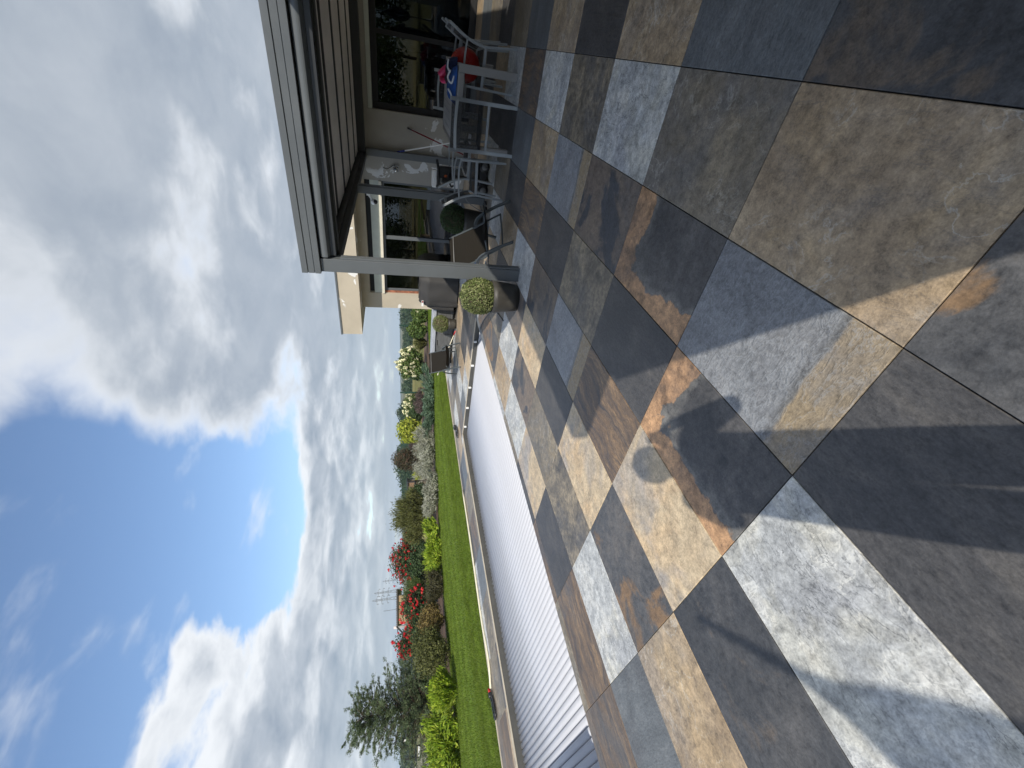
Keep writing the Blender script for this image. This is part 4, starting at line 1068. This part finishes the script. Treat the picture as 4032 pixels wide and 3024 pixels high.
def leafy(rg, n, c, r, L, wr, up=0.0, flat=1.0):
    """leaves on the shells of clumps"""
    k = rg.choice(len(c), n, p=r ** 2 / (r ** 2).sum())
    v = rg.normal(size=(n, 3)); v /= np.linalg.norm(v, axis=1)[:, None]
    p = c[k] + v * (r[k] * (1 - 0.45 * rg.random(n) ** 1.6))[:, None] * np.array([1, 1, flat])
    N = v + rg.normal(0, 0.55, (n, 3)) + np.array([0, 0, up])
    ok = p[:, 2] > 0.01
    return leaf_quads(p[ok], N[ok], (L * rg.uniform(0.6, 1.35, n))[ok], wr, rg)


def sprays(rg, n, base, tips, L, wr, jit, droop=0.0):
    """narrow leaves crowded along stems that run from base points to tips"""
    k = rg.integers(0, len(tips), n); t = rg.random(n) ** 0.55
    b, e = base[k % len(base)], tips[k]
    D = e - b; ln = np.linalg.norm(D, axis=1)[:, None]
    p = b + D * t[:, None] + rg.normal(0, jit, (n, 3)) * ln * (0.25 + 0.5 * t[:, None])
    p[:, 2] -= droop * t ** 3 * ln[:, 0]
    dirn = D / ln + rg.normal(0, 0.33, (n, 3)); dirn[:, 2] -= droop * t * 1.2
    ok = p[:, 2] > 0.01
    return leaf_quads(p[ok], rg.normal(size=(n, 3))[ok] + np.array([0, 0, 0.5]), (L * rg.uniform(0.6, 1.3, n))[ok], wr, rg, dirn[ok])


def stems(t, tips, r, base=(0, 0, 0)):
    mb = MB()
    for e in tips:
        mb.path(arc_pts([base, (e[0] * 0.35, e[1] * 0.35, e[2] * 0.5), tuple(e)], 3), [r * (1 - 0.7 * q / 6) for q in range(7)], n=5)
    return mb.build('stem', BARK, t)


def flowers(t, rg, c, size, m, cone=False):
    V_, F_ = [], []; k0 = 0
    for p in c:
        n = 26 if cone else 12
        v = rg.normal(size=(n, 3)); v /= np.linalg.norm(v, axis=1)[:, None]
        s = size * rg.uniform(0.7, 1.25)
        q = v * s * np.array([0.5, 0.5, 0.75 if cone else 0.42]) * (0.55 + 0.45 * rg.random(n))[:, None]
        a, b = leaf_quads(p + q, v + rg.normal(0, 0.3, (n, 3)), np.full(n, s * (0.42 if cone else 0.55)), 0.8, rg)
        V_.append(a); F_.append(b + k0); k0 += len(a)
    o = np_mesh('flower_heads', np.vstack(V_), np.vstack(F_), m, t); o['kind'] = 'stuff'
    return o


SEED = [100]


def shrub(name, label, cat, box, m, style, n=2600, L=0.07, wr=0.5, group=None, fl=None, push=0.0, depth=0.8, nl=26, base_z=-0.02):
    SEED[0] += 1; rg = np.random.default_rng(SEED[0])
    n = int(n * 1.7); L *= 1.2
    p, h, w = spot(*box, push=push); w *= 1.08
    t = thing(name, label, cat, (p[0], p[1], base_z), rg.uniform(0, 6.28) * 0 + YAW, group)
    rx, ry = w / 2, w / 2 * depth
    # local x runs across the view so that widths hold
    t.rotation_euler = (0, 0, YAW * 0 + math.atan2(p[1] - CAMX[1], p[0] - CAMX[0]) - math.pi / 2)
    if style == 'round':
        c, r = lumps(rg, nl, rx * 0.86, ry * 0.86, h * 0.42, h * 0.54, 0.16 * h, 0.30 * h)
        V_, F_ = leafy(rg, n, c, np.minimum(r, rx * 0.55), L, wr, 0.3)
        np_mesh('foliage', V_, F_, m, t); tips = c[:10]
        stems(t, tips, 0.012 + 0.006 * h)
    elif style == 'mound':                                  # low creeping cushions
        c, r = lumps(rg, nl, rx * 0.95, ry * 0.95, h * 0.35, h * 0.40, 0.22 * h, 0.42 * h)
        V_, F_ = leafy(rg, n // 2, c, r, L, wr, 0.4, 0.8)
        tips = np.c_[rg.uniform(-rx, rx, 60), rg.uniform(-ry, ry, 60), rg.uniform(0.45 * h, 1.0 * h, 60)]
        bs = tips * np.array([0.55, 0.55, 0.2])
        V2, F2 = sprays(rg, n // 2, bs, tips, L * 1.5, wr * 0.5, 0.10)
        np_mesh('foliage', np.vstack([V_, V2]), np.vstack([F_, F2 + len(V_)]), m, t)
        stems(t, tips[:8], 0.012)
    else:                                                   # 'spray': fine upright wands
        k = 60
        th = rg.uniform(0, 6.283, k); q = np.sqrt(rg.random(k))
        tips = np.c_[rx * q * np.cos(th), ry * q * np.sin(th), h * (1.02 - 0.42 * q ** 2) * rg.uniform(0.82, 1.05, k)]
        bs = tips * np.array([0.25, 0.25, 0.08])
        V_, F_ = sprays(rg, n, bs, tips, L, wr, 0.075, 0.12)
        np_mesh('foliage', V_, F_, m, t); stems(t, tips[::4], 0.010)
    if fl:
        mat_, cnt, size, cone, zlo = fl
        if style == 'round':
            k = rg.integers(0, len(c), cnt); v = rg.normal(size=(cnt, 3)); v[:, 2] = np.abs(v[:, 2]); v[:, 1] -= 0.5; v /= np.linalg.norm(v, axis=1)[:, None]
            q = c[k] + v * np.minimum(r, rx * 0.55)[k][:, None] * 1.02; q = q[q[:, 2] > zlo * h]
        else:
            q = tips[rg.integers(0, len(tips), cnt)] + rg.normal(0, 0.05, (cnt, 3))
        flowers(t, rg, q, size, mat_, cone)
    return t


GB = 'shrubs in the planting bed'
shrub('hydrangea', 'green hydrangea with a few cream blooms next to the house corner', 'shrub', (1618, 1686, 1205, 1280), L_GREEN, 'round', 3000, 0.10, 0.6, fl=(P_CREAM, 10, 0.14, True, 0.4))
shrub('viburnum', 'tall rounded dark green shrub right of the cream hydrangea', 'shrub', (1592, 1686, 1276, 1334), L_GREEN, 'round', 3200, 0.10, 0.6)
shrub('spirea', 'loose green and bronze shrub between two larger green shrubs', 'shrub', (1622, 1683, 1320, 1380), L_OLIVE, 'spray', 2800, 0.08, 0.3)
shrub('hydrangea', 'large hydrangea covered in cream flower heads', 'shrub', (1570, 1679, 1362, 1500), L_GREEN, 'round', 5000, 0.11, 0.6, fl=(P_CREAM, 170, 0.20, True, 0.2), nl=34)
shrub('smoke_bush', 'low dusky purple shrub behind the blue-green juniper', 'shrub', (1626, 1690, 1504, 1655), L_PURP, 'round', 4200, 0.06, 0.35, nl=36, push=0.06)
shrub('creeping_juniper', 'wide creeping blue-green juniper at the lawn edge', 'shrub', (1661, 1710, 1452, 1694), L_JUNI, 'mound', 7000, 0.09, 0.4, depth=0.35, nl=46)
shrub('hydrangea', 'smaller cream hydrangea behind the purple shrub', 'shrub', (1584, 1668, 1546, 1644), L_GREEN, 'round', 3000, 0.10, 0.6, fl=(P_CREAM, 90, 0.18, True, 0.3), push=0.12)
shrub('golden_elder', 'upright golden yellow leafy shrub', 'shrub', (1562, 1670, 1643, 1746), L_GOLD, 'round', 3400, 0.13, 0.55, nl=30)
shrub('santolina', 'spreading silver-grey shrub with pale tufts beside the juniper', 'shrub', (1622, 1714, 1690, 1868), L_SILV, 'mound', 8000, 0.07, 0.35, depth=0.5, nl=50)
shrub('smoke_bush', 'hazy mauve shrub behind the golden shrub and silver cushion', 'shrub', (1600, 1676, 1725, 1775), L_PURP, 'spray', 2200, 0.06, 0.3, push=0.15)
shrub('photinia', 'dark rounded shrub with reddish shoots behind the silver cushions', 'shrub', (1552, 1680, 1758, 1855), L_REDG, 'round', 5000, 0.09, 0.5, nl=40, push=0.12)
shrub('privet', 'small yellow-green shrub beside the brown garden lantern', 'shrub', (1624, 1684, 1842, 1890), L_GOLD, 'round', 1600, 0.07, 0.5, push=0.2)
shrub('santolina', 'silver-grey cushion shrub with dark gaps below the brown lantern', 'shrub', (1657, 1726, 1853, 2015), L_SILV, 'mound', 7000, 0.07, 0.35, depth=0.5, nl=44)
shrub('tamarisk', 'large feathery olive shrub left of the silver cushions', 'shrub', (1530, 1716, 1925, 2115), L_OLIVE, 'spray', 14000, 0.11, 0.16, depth=0.7)
shrub('rose_bush', 'tall red rose bush in full bloom beside the feathery olive shrub', 'rose bush', (1530, 1702, 2085, 2290), L_DARK, 'round', 6500, 0.075, 0.6, fl=(P_ROSE, 300, 0.125, False, 0.3), nl=50)
shrub('golden_juniper', 'low lime-green spreading juniper under the tall red roses', 'shrub', (1664, 1737, 2048, 2272), L_CHART, 'mound', 8000, 0.09, 0.35, depth=0.4, nl=46)
shrub('heather', 'low dark brown-green heather in front of the fine green shrub', 'shrub', (1668, 1748, 2252, 2360), L_BROWNG, 'mound', 5200, 0.06, 0.3, depth=0.6, nl=30)
shrub('broom_shrub', 'fine upright green shrub between two red rose bushes', 'shrub', (1568, 1720, 2270, 2350), L_GREEN, 'spray', 5200, 0.09, 0.15, push=0.04)
shrub('rose_bush', 'red rose bush above the bronze shrub', 'rose bush', (1574, 1726, 2305, 2440), L_DARK, 'round', 4800, 0.07, 0.6, fl=(P_ROSE, 200, 0.125, False, 0.3), nl=36, push=0.02)
shrub('barberry', 'bronze and golden leaved shrub at the lawn edge', 'shrub', (1638, 1757, 2362, 2500), L_BRONZE, 'round', 6000, 0.05, 0.55, nl=46)
shrub('rose_bush', 'red rose bush behind the rounded olive shrub', 'rose bush', (1548, 1730, 2465, 2555), L_DARK, 'round', 3800, 0.07, 0.6, fl=(P_ROSE, 170, 0.125, False, 0.4), nl=30, push=0.08)
shrub('potentilla', 'rounded olive-green twiggy shrub at the lawn edge', 'shrub', (1614, 1774, 2470, 2645), L_OLIVE, 'round', 9000, 0.05, 0.5, nl=60)
shrub('yew', 'dull brown-green shrub under the small cedar', 'shrub', (1622, 1772, 2655, 2880), L_BROWNG, 'round', 7000, 0.06, 0.35, nl=50, push=0.05, depth=0.5)
shrub('golden_juniper', 'large chartreuse juniper with spreading tips below the small cedar', 'shrub', (1678, 1802, 2640, 2790), L_CHART, 'spray', 7000, 0.10, 0.25, depth=0.8)
shrub('golden_juniper', 'broad chartreuse juniper left of the small cedar', 'shrub', (1668, 1806, 2780, 3110), L_CHART, 'mound', 14000, 0.10, 0.3, depth=0.6, nl=70)
shrub('oleaster', 'pale olive-silver shrub behind the broad chartreuse juniper', 'shrub', (1636, 1780, 2915, 3090), L_SILV, 'round', 4200, 0.06, 0.4, nl=36, push=0.12)

shrub('laurel', 'dark green filler shrub behind the lime-green juniper and red roses', 'shrub', (1612, 1712, 2110, 2300), L_DARK, 'round', 5000, 0.09, 0.5, nl=40, depth=0.4, push=0.03)
shrub('laurel', 'dark green shrub behind the large cream hydrangea', 'shrub', (1608, 1672, 1385, 1520), L_DARK, 'round', 4000, 0.10, 0.5, nl=34, depth=0.4, push=0.06)
shrub('laurel', 'dark green shrub between the smaller cream hydrangea and golden shrub', 'shrub', (1612, 1676, 1560, 1690), L_DARK, 'round', 3600, 0.10, 0.5, nl=34, depth=0.4, push=0.10)
shrub('laurel', 'dark green shrub behind the bronze and olive shrubs', 'shrub', (1606, 1738, 2400, 2560), L_DARK, 'round', 4600, 0.08, 0.5, nl=36, depth=0.4, push=0.06)
shrub('laurel', 'dark green shrub between the feathery olive shrub and brown lantern', 'shrub', (1606, 1704, 1898, 1990), L_DARK, 'round', 3000, 0.08, 0.5, nl=30, depth=0.5, push=0.06)
shrub('laurel', 'dark green shrub at the foot of the small cedar', 'shrub', (1610, 1768, 2600, 2720), L_DARK, 'round', 4200, 0.07, 0.5, nl=36, depth=0.4, push=0.07)


def cedar():
    rg = np.random.default_rng(55)
    p, h, w = spot(1400, 1762, 2560, 2950)
    t = thing('cedar_tree', 'young drooping cedar with ragged tips behind the chartreuse junipers', 'tree', (p[0], p[1], -0.03))
    tr_ = [(0.05 * math.sin(z * 2.2), 0.04 * math.cos(z * 1.7), z * h) for z in (0, 0.2, 0.4, 0.6, 0.8, 0.93)]
    MB().path(tr_, [0.055, 0.05, 0.04, 0.03, 0.018, 0.008], n=7).build('trunk', BARK, t, True)
    mb = MB(); base, tips, C = [], [], []
    across = np.array([math.cos(math.atan2(p[1] - CAMX[1], p[0] - CAMX[0]) - math.pi / 2), math.sin(math.atan2(p[1] - CAMX[1], p[0] - CAMX[0]) - math.pi / 2)])
    for k in range(170):
        z = (0.08 + 0.86 * (k / 169) ** 1.35) * h
        a = k * 2.399 + rg.uniform(-0.3, 0.3)
        ln = w * 0.52 * (1 - 0.62 * (z / h) ** 1.5) * rg.uniform(0.6, 1.05)
        dd = np.array([math.cos(a), math.sin(a)]); lk = ln * (0.62 + 0.38 * abs(dd @ across))
        b = np.array([0.03 * math.sin(z * 2), 0.03, z]); e = b + np.array([dd[0] * lk, dd[1] * lk, 0.26 * ln + 0.10 * h * (z / h) - 0.10 * rg.random()])
        mid = (b + e) / 2 + np.array([0, 0, 0.10 * ln])
        mb.path(arc_pts([b, mid, e], 3), [0.014, 0.013, 0.011, 0.009, 0.007, 0.005, 0.003], n=4)
        for q in range(9):
            f = 0.18 + 0.8 * (q / 8); s_ = b * (1 - f) ** 2 + 2 * mid * f * (1 - f) + e * f * f
            side = np.array([-dd[1], dd[0], 0]) * rg.uniform(-1, 1) + np.array([dd[0], dd[1], 0]) * 0.6 + np.array([0, 0, rg.uniform(-0.35, 0.55)])
            base.append(s_); tips.append(s_ + side * 0.20 * rg.uniform(0.6, 1.3))
    mb.build('branch', BARK, t)
    V_, F_ = sprays(rg, 120000, np.array(base), np.array(tips), 0.055, 0.26, 0.26)
    np_mesh('crown', V_, F_, L_CEDAR, t)


cedar()


def tree(label, pos, h, w, m, n, L, seed, group, trunk=0.25, z0=-0.06):
    rg = np.random.default_rng(seed)
    t = thing('tree', label, 'tree', (*pos, z0), seed * 1.3, group)
    c, r = lumps(rg, 34, w * 0.5, w * 0.5, h * (1 - trunk) * 0.47, h * (trunk + (1 - trunk) * 0.5), 0.12 * w, 0.24 * w)
    V_, F_ = leafy(rg, n, c, r, L, 0.6, 0.3)
    np_mesh('crown', V_, F_, m, t)
    mb = MB().path([(0, 0, 0), (0.05, 0.02, h * 0.3), (0, 0.05, h * 0.7)], [0.020 * h, 0.016 * h, 0.008 * h], n=8)
    for q in c[:8]: mb.path([(0.02, 0, h * 0.3), tuple((np.array([0, 0, h * 0.4]) + q) / 2), tuple(q)], [0.014 * h, 0.010 * h, 0.005 * h], n=5)
    mb.build('trunk', BARK, t)
    return t


def far(px_, py_, dist):
    d_ = ray(px_, py_); k = dist / np.hypot(d_[0], d_[1]); return CAMX[0] + d_[0] * k, CAMX[1] + d_[1] * k


GF = 'hedgerow trees in the fields'
for k, (yy, xt, dist, w, lab) in enumerate([
        (1245, 1589, 170, 14, 'round field tree beyond the garden beside the house corner'), (1330, 1594, 190, 9, 'small field tree right of the cream hydrangea'),
        (1370, 1592, 180, 9, 'dark little field tree just right of the cream hydrangea'), (1520, 1588, 140, 8, 'pale olive field tree between the two cream hydrangeas'),
        (1635, 1565, 110, 7.5, 'dark green field tree right of the golden shrub'), (1848, 1562, 95, 9.0, 'dense dark green field tree behind the reddish shrub'),
        (1910, 1585, 170, 12, 'low field tree beside the brown garden lantern'), (1765, 1566, 120, 7, 'low dark field tree behind the mauve shrub'),
        (1450, 1600, 260, 18, 'faint far field tree behind the large cream hydrangea'), (1960, 1590, 230, 16, 'faint far field tree behind the feathery olive shrub')]):
    q_ = far(1575, yy, dist); zb_ = gz(*q_); h = EYE + dist * (1577 - xt) / F_PX - zb_
    tree(lab, q_, h, w, L_FAR, 3600, 0.0045 * dist, 300 + k, GF, 0.04, zb_)
WLAB = ['dark woodland tree behind the ragged tips of the small cedar', 'dark woodland tree at the field edge above the parked vehicle', 'dark woodland tree behind the red roses and olive shrub']
for k in range(18):
    yy = 2545 + 36 * k + random.uniform(-10, 10); dist = 270 + 30 * random.random()
    q_ = far(1575, yy, dist); xt = 1574 - 6 * math.sin(k * 1.3) - random.uniform(-2, 6)
    tree(WLAB[2 if yy < 2600 else 1 if yy > 2930 else 0], q_, EYE + dist * (1577 - xt) / F_PX - gz(*q_), 17, L_FAR, 2600, 1.0, 400 + k, 'woodland trees on the far field edge', 0.03, gz(*q_))
for k, (x_, y_, h, w) in enumerate([(-23, 5, 4.5, 6), (-26, 11, 6.0, 7), (-23, 17, 5.0, 7), (-28, 24, 6.5, 8), (-21, -3.5, 5.0, 6), (-24, 1, 5.6, 6), (-30, 31, 6, 8)]):
    tree('leafy garden tree mirrored in the window glass', (x_, y_), h + 0.3, w, L_GREEN, 6000, 0.26, 500 + k, 'garden trees behind the viewpoint', 0.06, gz(x_, y_))

# ------------------------------------------------------------------ garden lantern, fence
p, h, w = spot(1600, 1676, 1888, 1916, push=0.0)
ln_ = thing('garden_lantern', 'brown metal garden lantern on a square pillar among the shrubs', 'lantern', (p[0], p[1], -0.03), 0.5)
BRN = mat('brown_metal', (0.10, 0.075, 0.05), 0.6, 0, 0.1, 60, 0.2, 4); hw = w / 2
MB().box((-hw * 0.75, -hw * 0.75, 0), (hw * 0.75, hw * 0.75, h * 0.58)).build('pillar', BRN, ln_, bevel=0.01)
fr_ = MB()
for sx in (-1, 1):
    for sy in (-1, 1): fr_.box((sx * hw - 0.03, sy * hw - 0.03, h * 0.58), (sx * hw + 0.03, sy * hw + 0.03, h * 0.93))
fr_.box((-hw - 0.04, -hw - 0.04, h * 0.581), (hw + 0.04, hw + 0.04, h * 0.615)); fr_.build('lamp_frame', ANTH_DK, ln_)
MB().box((-hw * 0.8, -hw * 0.8, h * 0.62), (hw * 0.8, hw * 0.8, h * 0.92)).build('lamp_glass', mat('amber_glass', (0.20, 0.13, 0.08), 0.3), ln_)
MB().box((-hw - 0.06, -hw - 0.06, h * 0.931), (hw + 0.06, hw + 0.06, h)).build('lamp_cap', ANTH_DK, ln_, bevel=0.01)

XF = 23.5
fe = thing('mesh_fence', 'dark green welded mesh fence behind the planting bed', 'fence', (XF, 12, -0.06))
GRN = mat('green_coating', (0.018, 0.055, 0.04), 0.5)
yp = [hit(1575, y_, 'x', XF)[1] for y_ in (1281, 1546, 1753, 1928)]
stp = (yp[-1] - yp[0]) / 3
ys = [yp[0] - stp, *yp, yp[-1] + stp, yp[-1] + 2 * stp]
for y_ in ys: MB().box((-0.035, y_ - 12 - 0.035, 0), (0.035, y_ - 12 + 0.035, 1.58)).build('post', GRN, fe)
wm = MB()
for z_ in np.arange(0.1, 1.55, 0.2): wm.bar((0, ys[0] - 12, z_), (0, ys[-1] - 12, z_), 0.007, 0.007)
wm.bar((0, ys[0] - 12, 1.53), (0, ys[-1] - 12, 1.53), 0.012, 0.016)
for y_ in np.arange(ys[0], ys[-1], 0.055): wm.bar((0.006, y_ - 12, 0.05), (0.006, y_ - 12, 1.53), 0.0055, 0.0055)
o = wm.build('wire_mesh', GRN, fe); o['kind'] = 'stuff'

# ------------------------------------------------------------------ far things
p = far(1575, 2390, 58); zs = gz(*p)
sd = thing('timber_shed', 'timber boarded shed with dark corrugated roof beyond the roses', 'shed', (*p, 0), math.atan2(p[1] - CAMX[1], p[0] - CAMX[0]) - math.pi / 2)
for k in range(22): MB().box((-1.75 + 0.135 * k, 0, zs), (-1.75 + 0.128 + 0.135 * k, 0.03, 2.05 + random.uniform(-0.02, 0.02))).build('board', WOOD, sd)
MB().box((-1.74, 0.031, zs), (1.20, 2.4, 1.6)).build('back_wall', WOOD, sd)
MB().box((1.22, 0.0, zs), (1.32, 0.1, 2.05)).build('corner_post', ANTH_DK, sd)
rf = MB().grid(lambda u, v: (-2.0 + 3.9 * u, -0.25 + 3.0 * v, 2.25 + 0.035 * math.sin(6.2832 * 21 * u) - 0.5 * v), 126, 2).build('roof', ANTH_DK, sd)
so_ = rf.modifiers.new('thick', 'SOLIDIFY'); so_.thickness = 0.12; so_.offset = -1
MB().bar((-2.0, -0.25, 2.2), (-2.75, 0.9, 1.55), 0.12, 0.14).build('verge_board', ANTH_DK, sd); MB().bar((-1.95, 0.5, 2.1), (-2.7, 0.5, 2.12), 0.10, 0.10).build('purlin', ANTH_DK, sd)

STEEL = mat('galvanised_steel', (0.13, 0.14, 0.15), 0.6, 0.3)


def pylon(yy, x_top, dist, label, big=True):
    pos = far(1575, yy, dist); d_ = ray(x_top, yy); h = EYE + 4.06 + dist * d_[2] / np.hypot(d_[0], d_[1])
    t = thing('power_pylon', label, 'pylon', (*pos, -4.06), math.atan2(pos[1] - CAMX[1], pos[0] - CAMX[0]) - math.pi / 2, 'power pylons on the horizon')
    b = MB(); wb, wt = h * 0.085, h * 0.020; th_ = 0.012 * h
    lv = [0, 0.16, 0.3, 0.42, 0.52, 0.60, 0.68, 0.76, 0.84, 0.92]
    def wz(f): return wb + (wt - wb) * min(1, f / 0.55) if f < 0.55 else wt
    for sx, sy in ((-1, -1), (1, -1), (1, 1), (-1, 1)):
        b.path([(sx * wz(f), sy * wz(f), f * h) for f in lv] + [(0, 0, h)], th_, th_)
    for f0, f1 in zip(lv[:-1], lv[1:]):
        for s in (-1, 1):
            b.bar((-wz(f0), s * wz(f0), f0 * h), (wz(f1), s * wz(f1), f1 * h), th_ * 0.6, th_ * 0.6); b.bar((wz(f0), s * wz(f0), f0 * h), (-wz(f1), s * wz(f1), f1 * h), th_ * 0.6, th_ * 0.6)
            b.bar((s * wz(f0), -wz(f0), f0 * h), (s * wz(f1), wz(f1), f1 * h), th_ * 0.6, th_ * 0.6)
    b.build('tower', STEEL, t)
    for f, a in ((0.56, 0.105), (0.72, 0.115), (0.86, 0.105)):
        am = MB()
        for s in (-1, 1):
            am.path([(0, 0, (f + 0.035) * h), (s * a * h, 0, f * h), (0, 0, f * h)], th_, th_)
        am.build('crossarm', STEEL, t)
        ins = MB()
        for s in (-1, 1): ins.path([(s * a * h, 0, f * h), (s * a * h, 0, (f - 0.045) * h)], th_ * 0.8, n=6)
        ins.build('insulator', STEEL, t)
    return t


pylon(2352, 1466, 780, 'tall grey lattice pylon above the timber shed, the taller of a close pair')
pylon(2324, 1474, 800, 'tall grey lattice pylon of a close pair, the one nearer the single pylon')
pylon(2281, 1507, 1150, 'smaller grey lattice pylon standing apart from the pair', False)
pos = far(1575, 2397, 900)
tag(MB().path([(*pos, -4.06), (*pos, 36)], 0.5, n=6).build('radio_mast', STEEL), 'thin radio mast on the horizon beside the pylons', 'mast')
pos = far(1575, 2468, 900)
wt_ = thing('water_tower', 'pale pinkish concrete tower on the horizon left of the shed', 'tower', (*pos, -4.06))
PINKC = mat('pale_concrete', (0.66, 0.58, 0.54), 0.8, 0, 0, 10, 0.06, 0.2)
MB().lathe([(2.2, 0), (2.1, 13.5), (2.6, 14), (2.6, 21.0), (1.2, 22.5)], 20).build('shaft', PINKC, wt_, True); MB().lathe([(2.65, 12.7), (2.65, 13.4)], 20).build('ledge', STEEL, wt_)
p = far(1575, 2975, 98)
va = thing('parked_van', 'small white and black parked vehicle in the meadow behind the shrubs', 'van', (*p, gz(*p)), math.atan2(p[1] - CAMX[1], p[0] - CAMX[0]) - math.pi / 2 + 0.25)
CARW = mat('white_car_paint', (0.80, 0.80, 0.80), 0.25); CARK = mat('black_car_paint', (0.02, 0.021, 0.023), 0.25)
MB().add([(-0.95, -0.8, 0.3), (0.75, -0.8, 0.3), (0.75, 0.8, 0.3), (-0.95, 0.8, 0.3), (-0.95, -0.8, 0.75), (0.75, -0.8, 0.78), (0.75, 0.8, 0.78), (-0.95, 0.8, 0.75)],
         [(0, 3, 2, 1), (4, 5, 6, 7), (0, 1, 5, 4), (1, 2, 6, 5), (2, 3, 7, 6), (3, 0, 4, 7)]).build('body', CARK, va, bevel=0.08)
MB().box((-0.75, -0.72, 0.76), (0.55, 0.72, 1.12)).build('cabin', CARW, va, bevel=0.06)
MB().add([(0.56, -0.7, 1.06), (1.5, -0.75, 0.55), (1.5, 0.75, 0.55), (0.56, 0.7, 1.06), (0.56, -0.7, 0.6), (1.5, -0.75, 0.35), (1.5, 0.75, 0.35), (0.56, 0.7, 0.6)],
         [(0, 1, 2, 3), (4, 7, 6, 5), (0, 4, 5, 1), (1, 5, 6, 2), (2, 6, 7, 3), (3, 7, 4, 0)]).build('windscreen', CARK, va, bevel=0.04)
for sx in (-0.6, 0.9):
    for sy in (-0.82, 0.70): MB().path([(sx, sy, 0.3), (sx, sy + 0.12, 0.3)], 0.28, n=16).build('wheel', BLACKP, va)
for k, (yy, xt) in enumerate([(2955, 1588), (3003, 1586)]):
    p = far(1575, yy, 46); d_ = ray(xt, yy); h = EYE + 46 * d_[2] / np.hypot(d_[0], d_[1])
    tag(MB().path([(p[0], p[1], gz(p[0], p[1])), (p[0] + 0.12, p[1] - 0.12, h + 0.06)], 0.05, n=6).build('field_post', BLACKP),
        ['leaning dark field post beside the parked vehicle', 'leaning dark field post by the pale olive-silver shrub'][k], 'post')
p = far(1575, 2920, 50)
lp = thing('lamp_post', 'thin lamp post with white head in the meadow', 'lamp post', (*p, gz(*p)))
MB().path([(0, 0, 0), (0, 0, 1.62)], 0.03, n=6).build('pole', BRN, lp); MB().box((-0.06, -0.06, 1.62), (0.06, 0.06, 1.9)).build('head', WHITEP, lp, bevel=0.01)

# ------------------------------------------------------------------ air
HAZE = 0.00035
hb_ = MB().box((-700, -700, -5.5), (1500, 1500, 75)).build('haze', bpy.data.materials.new('haze_air'))
hm = hb_.data.materials[0]; hm.use_nodes = True; hm.node_tree.nodes.clear(); t_ = NT(hm.node_tree)
pv = t_.n('ShaderNodeVolumePrincipled'); pv.inputs['Color'].default_value = (0.80, 0.88, 0.96, 1); pv.inputs['Density'].default_value = HAZE; pv.inputs['Anisotropy'].default_value = 0.2
t_.link(pv.outputs[0], t_.n('ShaderNodeOutputMaterial').inputs['Volume'])
tag(hb_, 'thin pale blue summer haze filling the air', 'haze', kind='stuff')
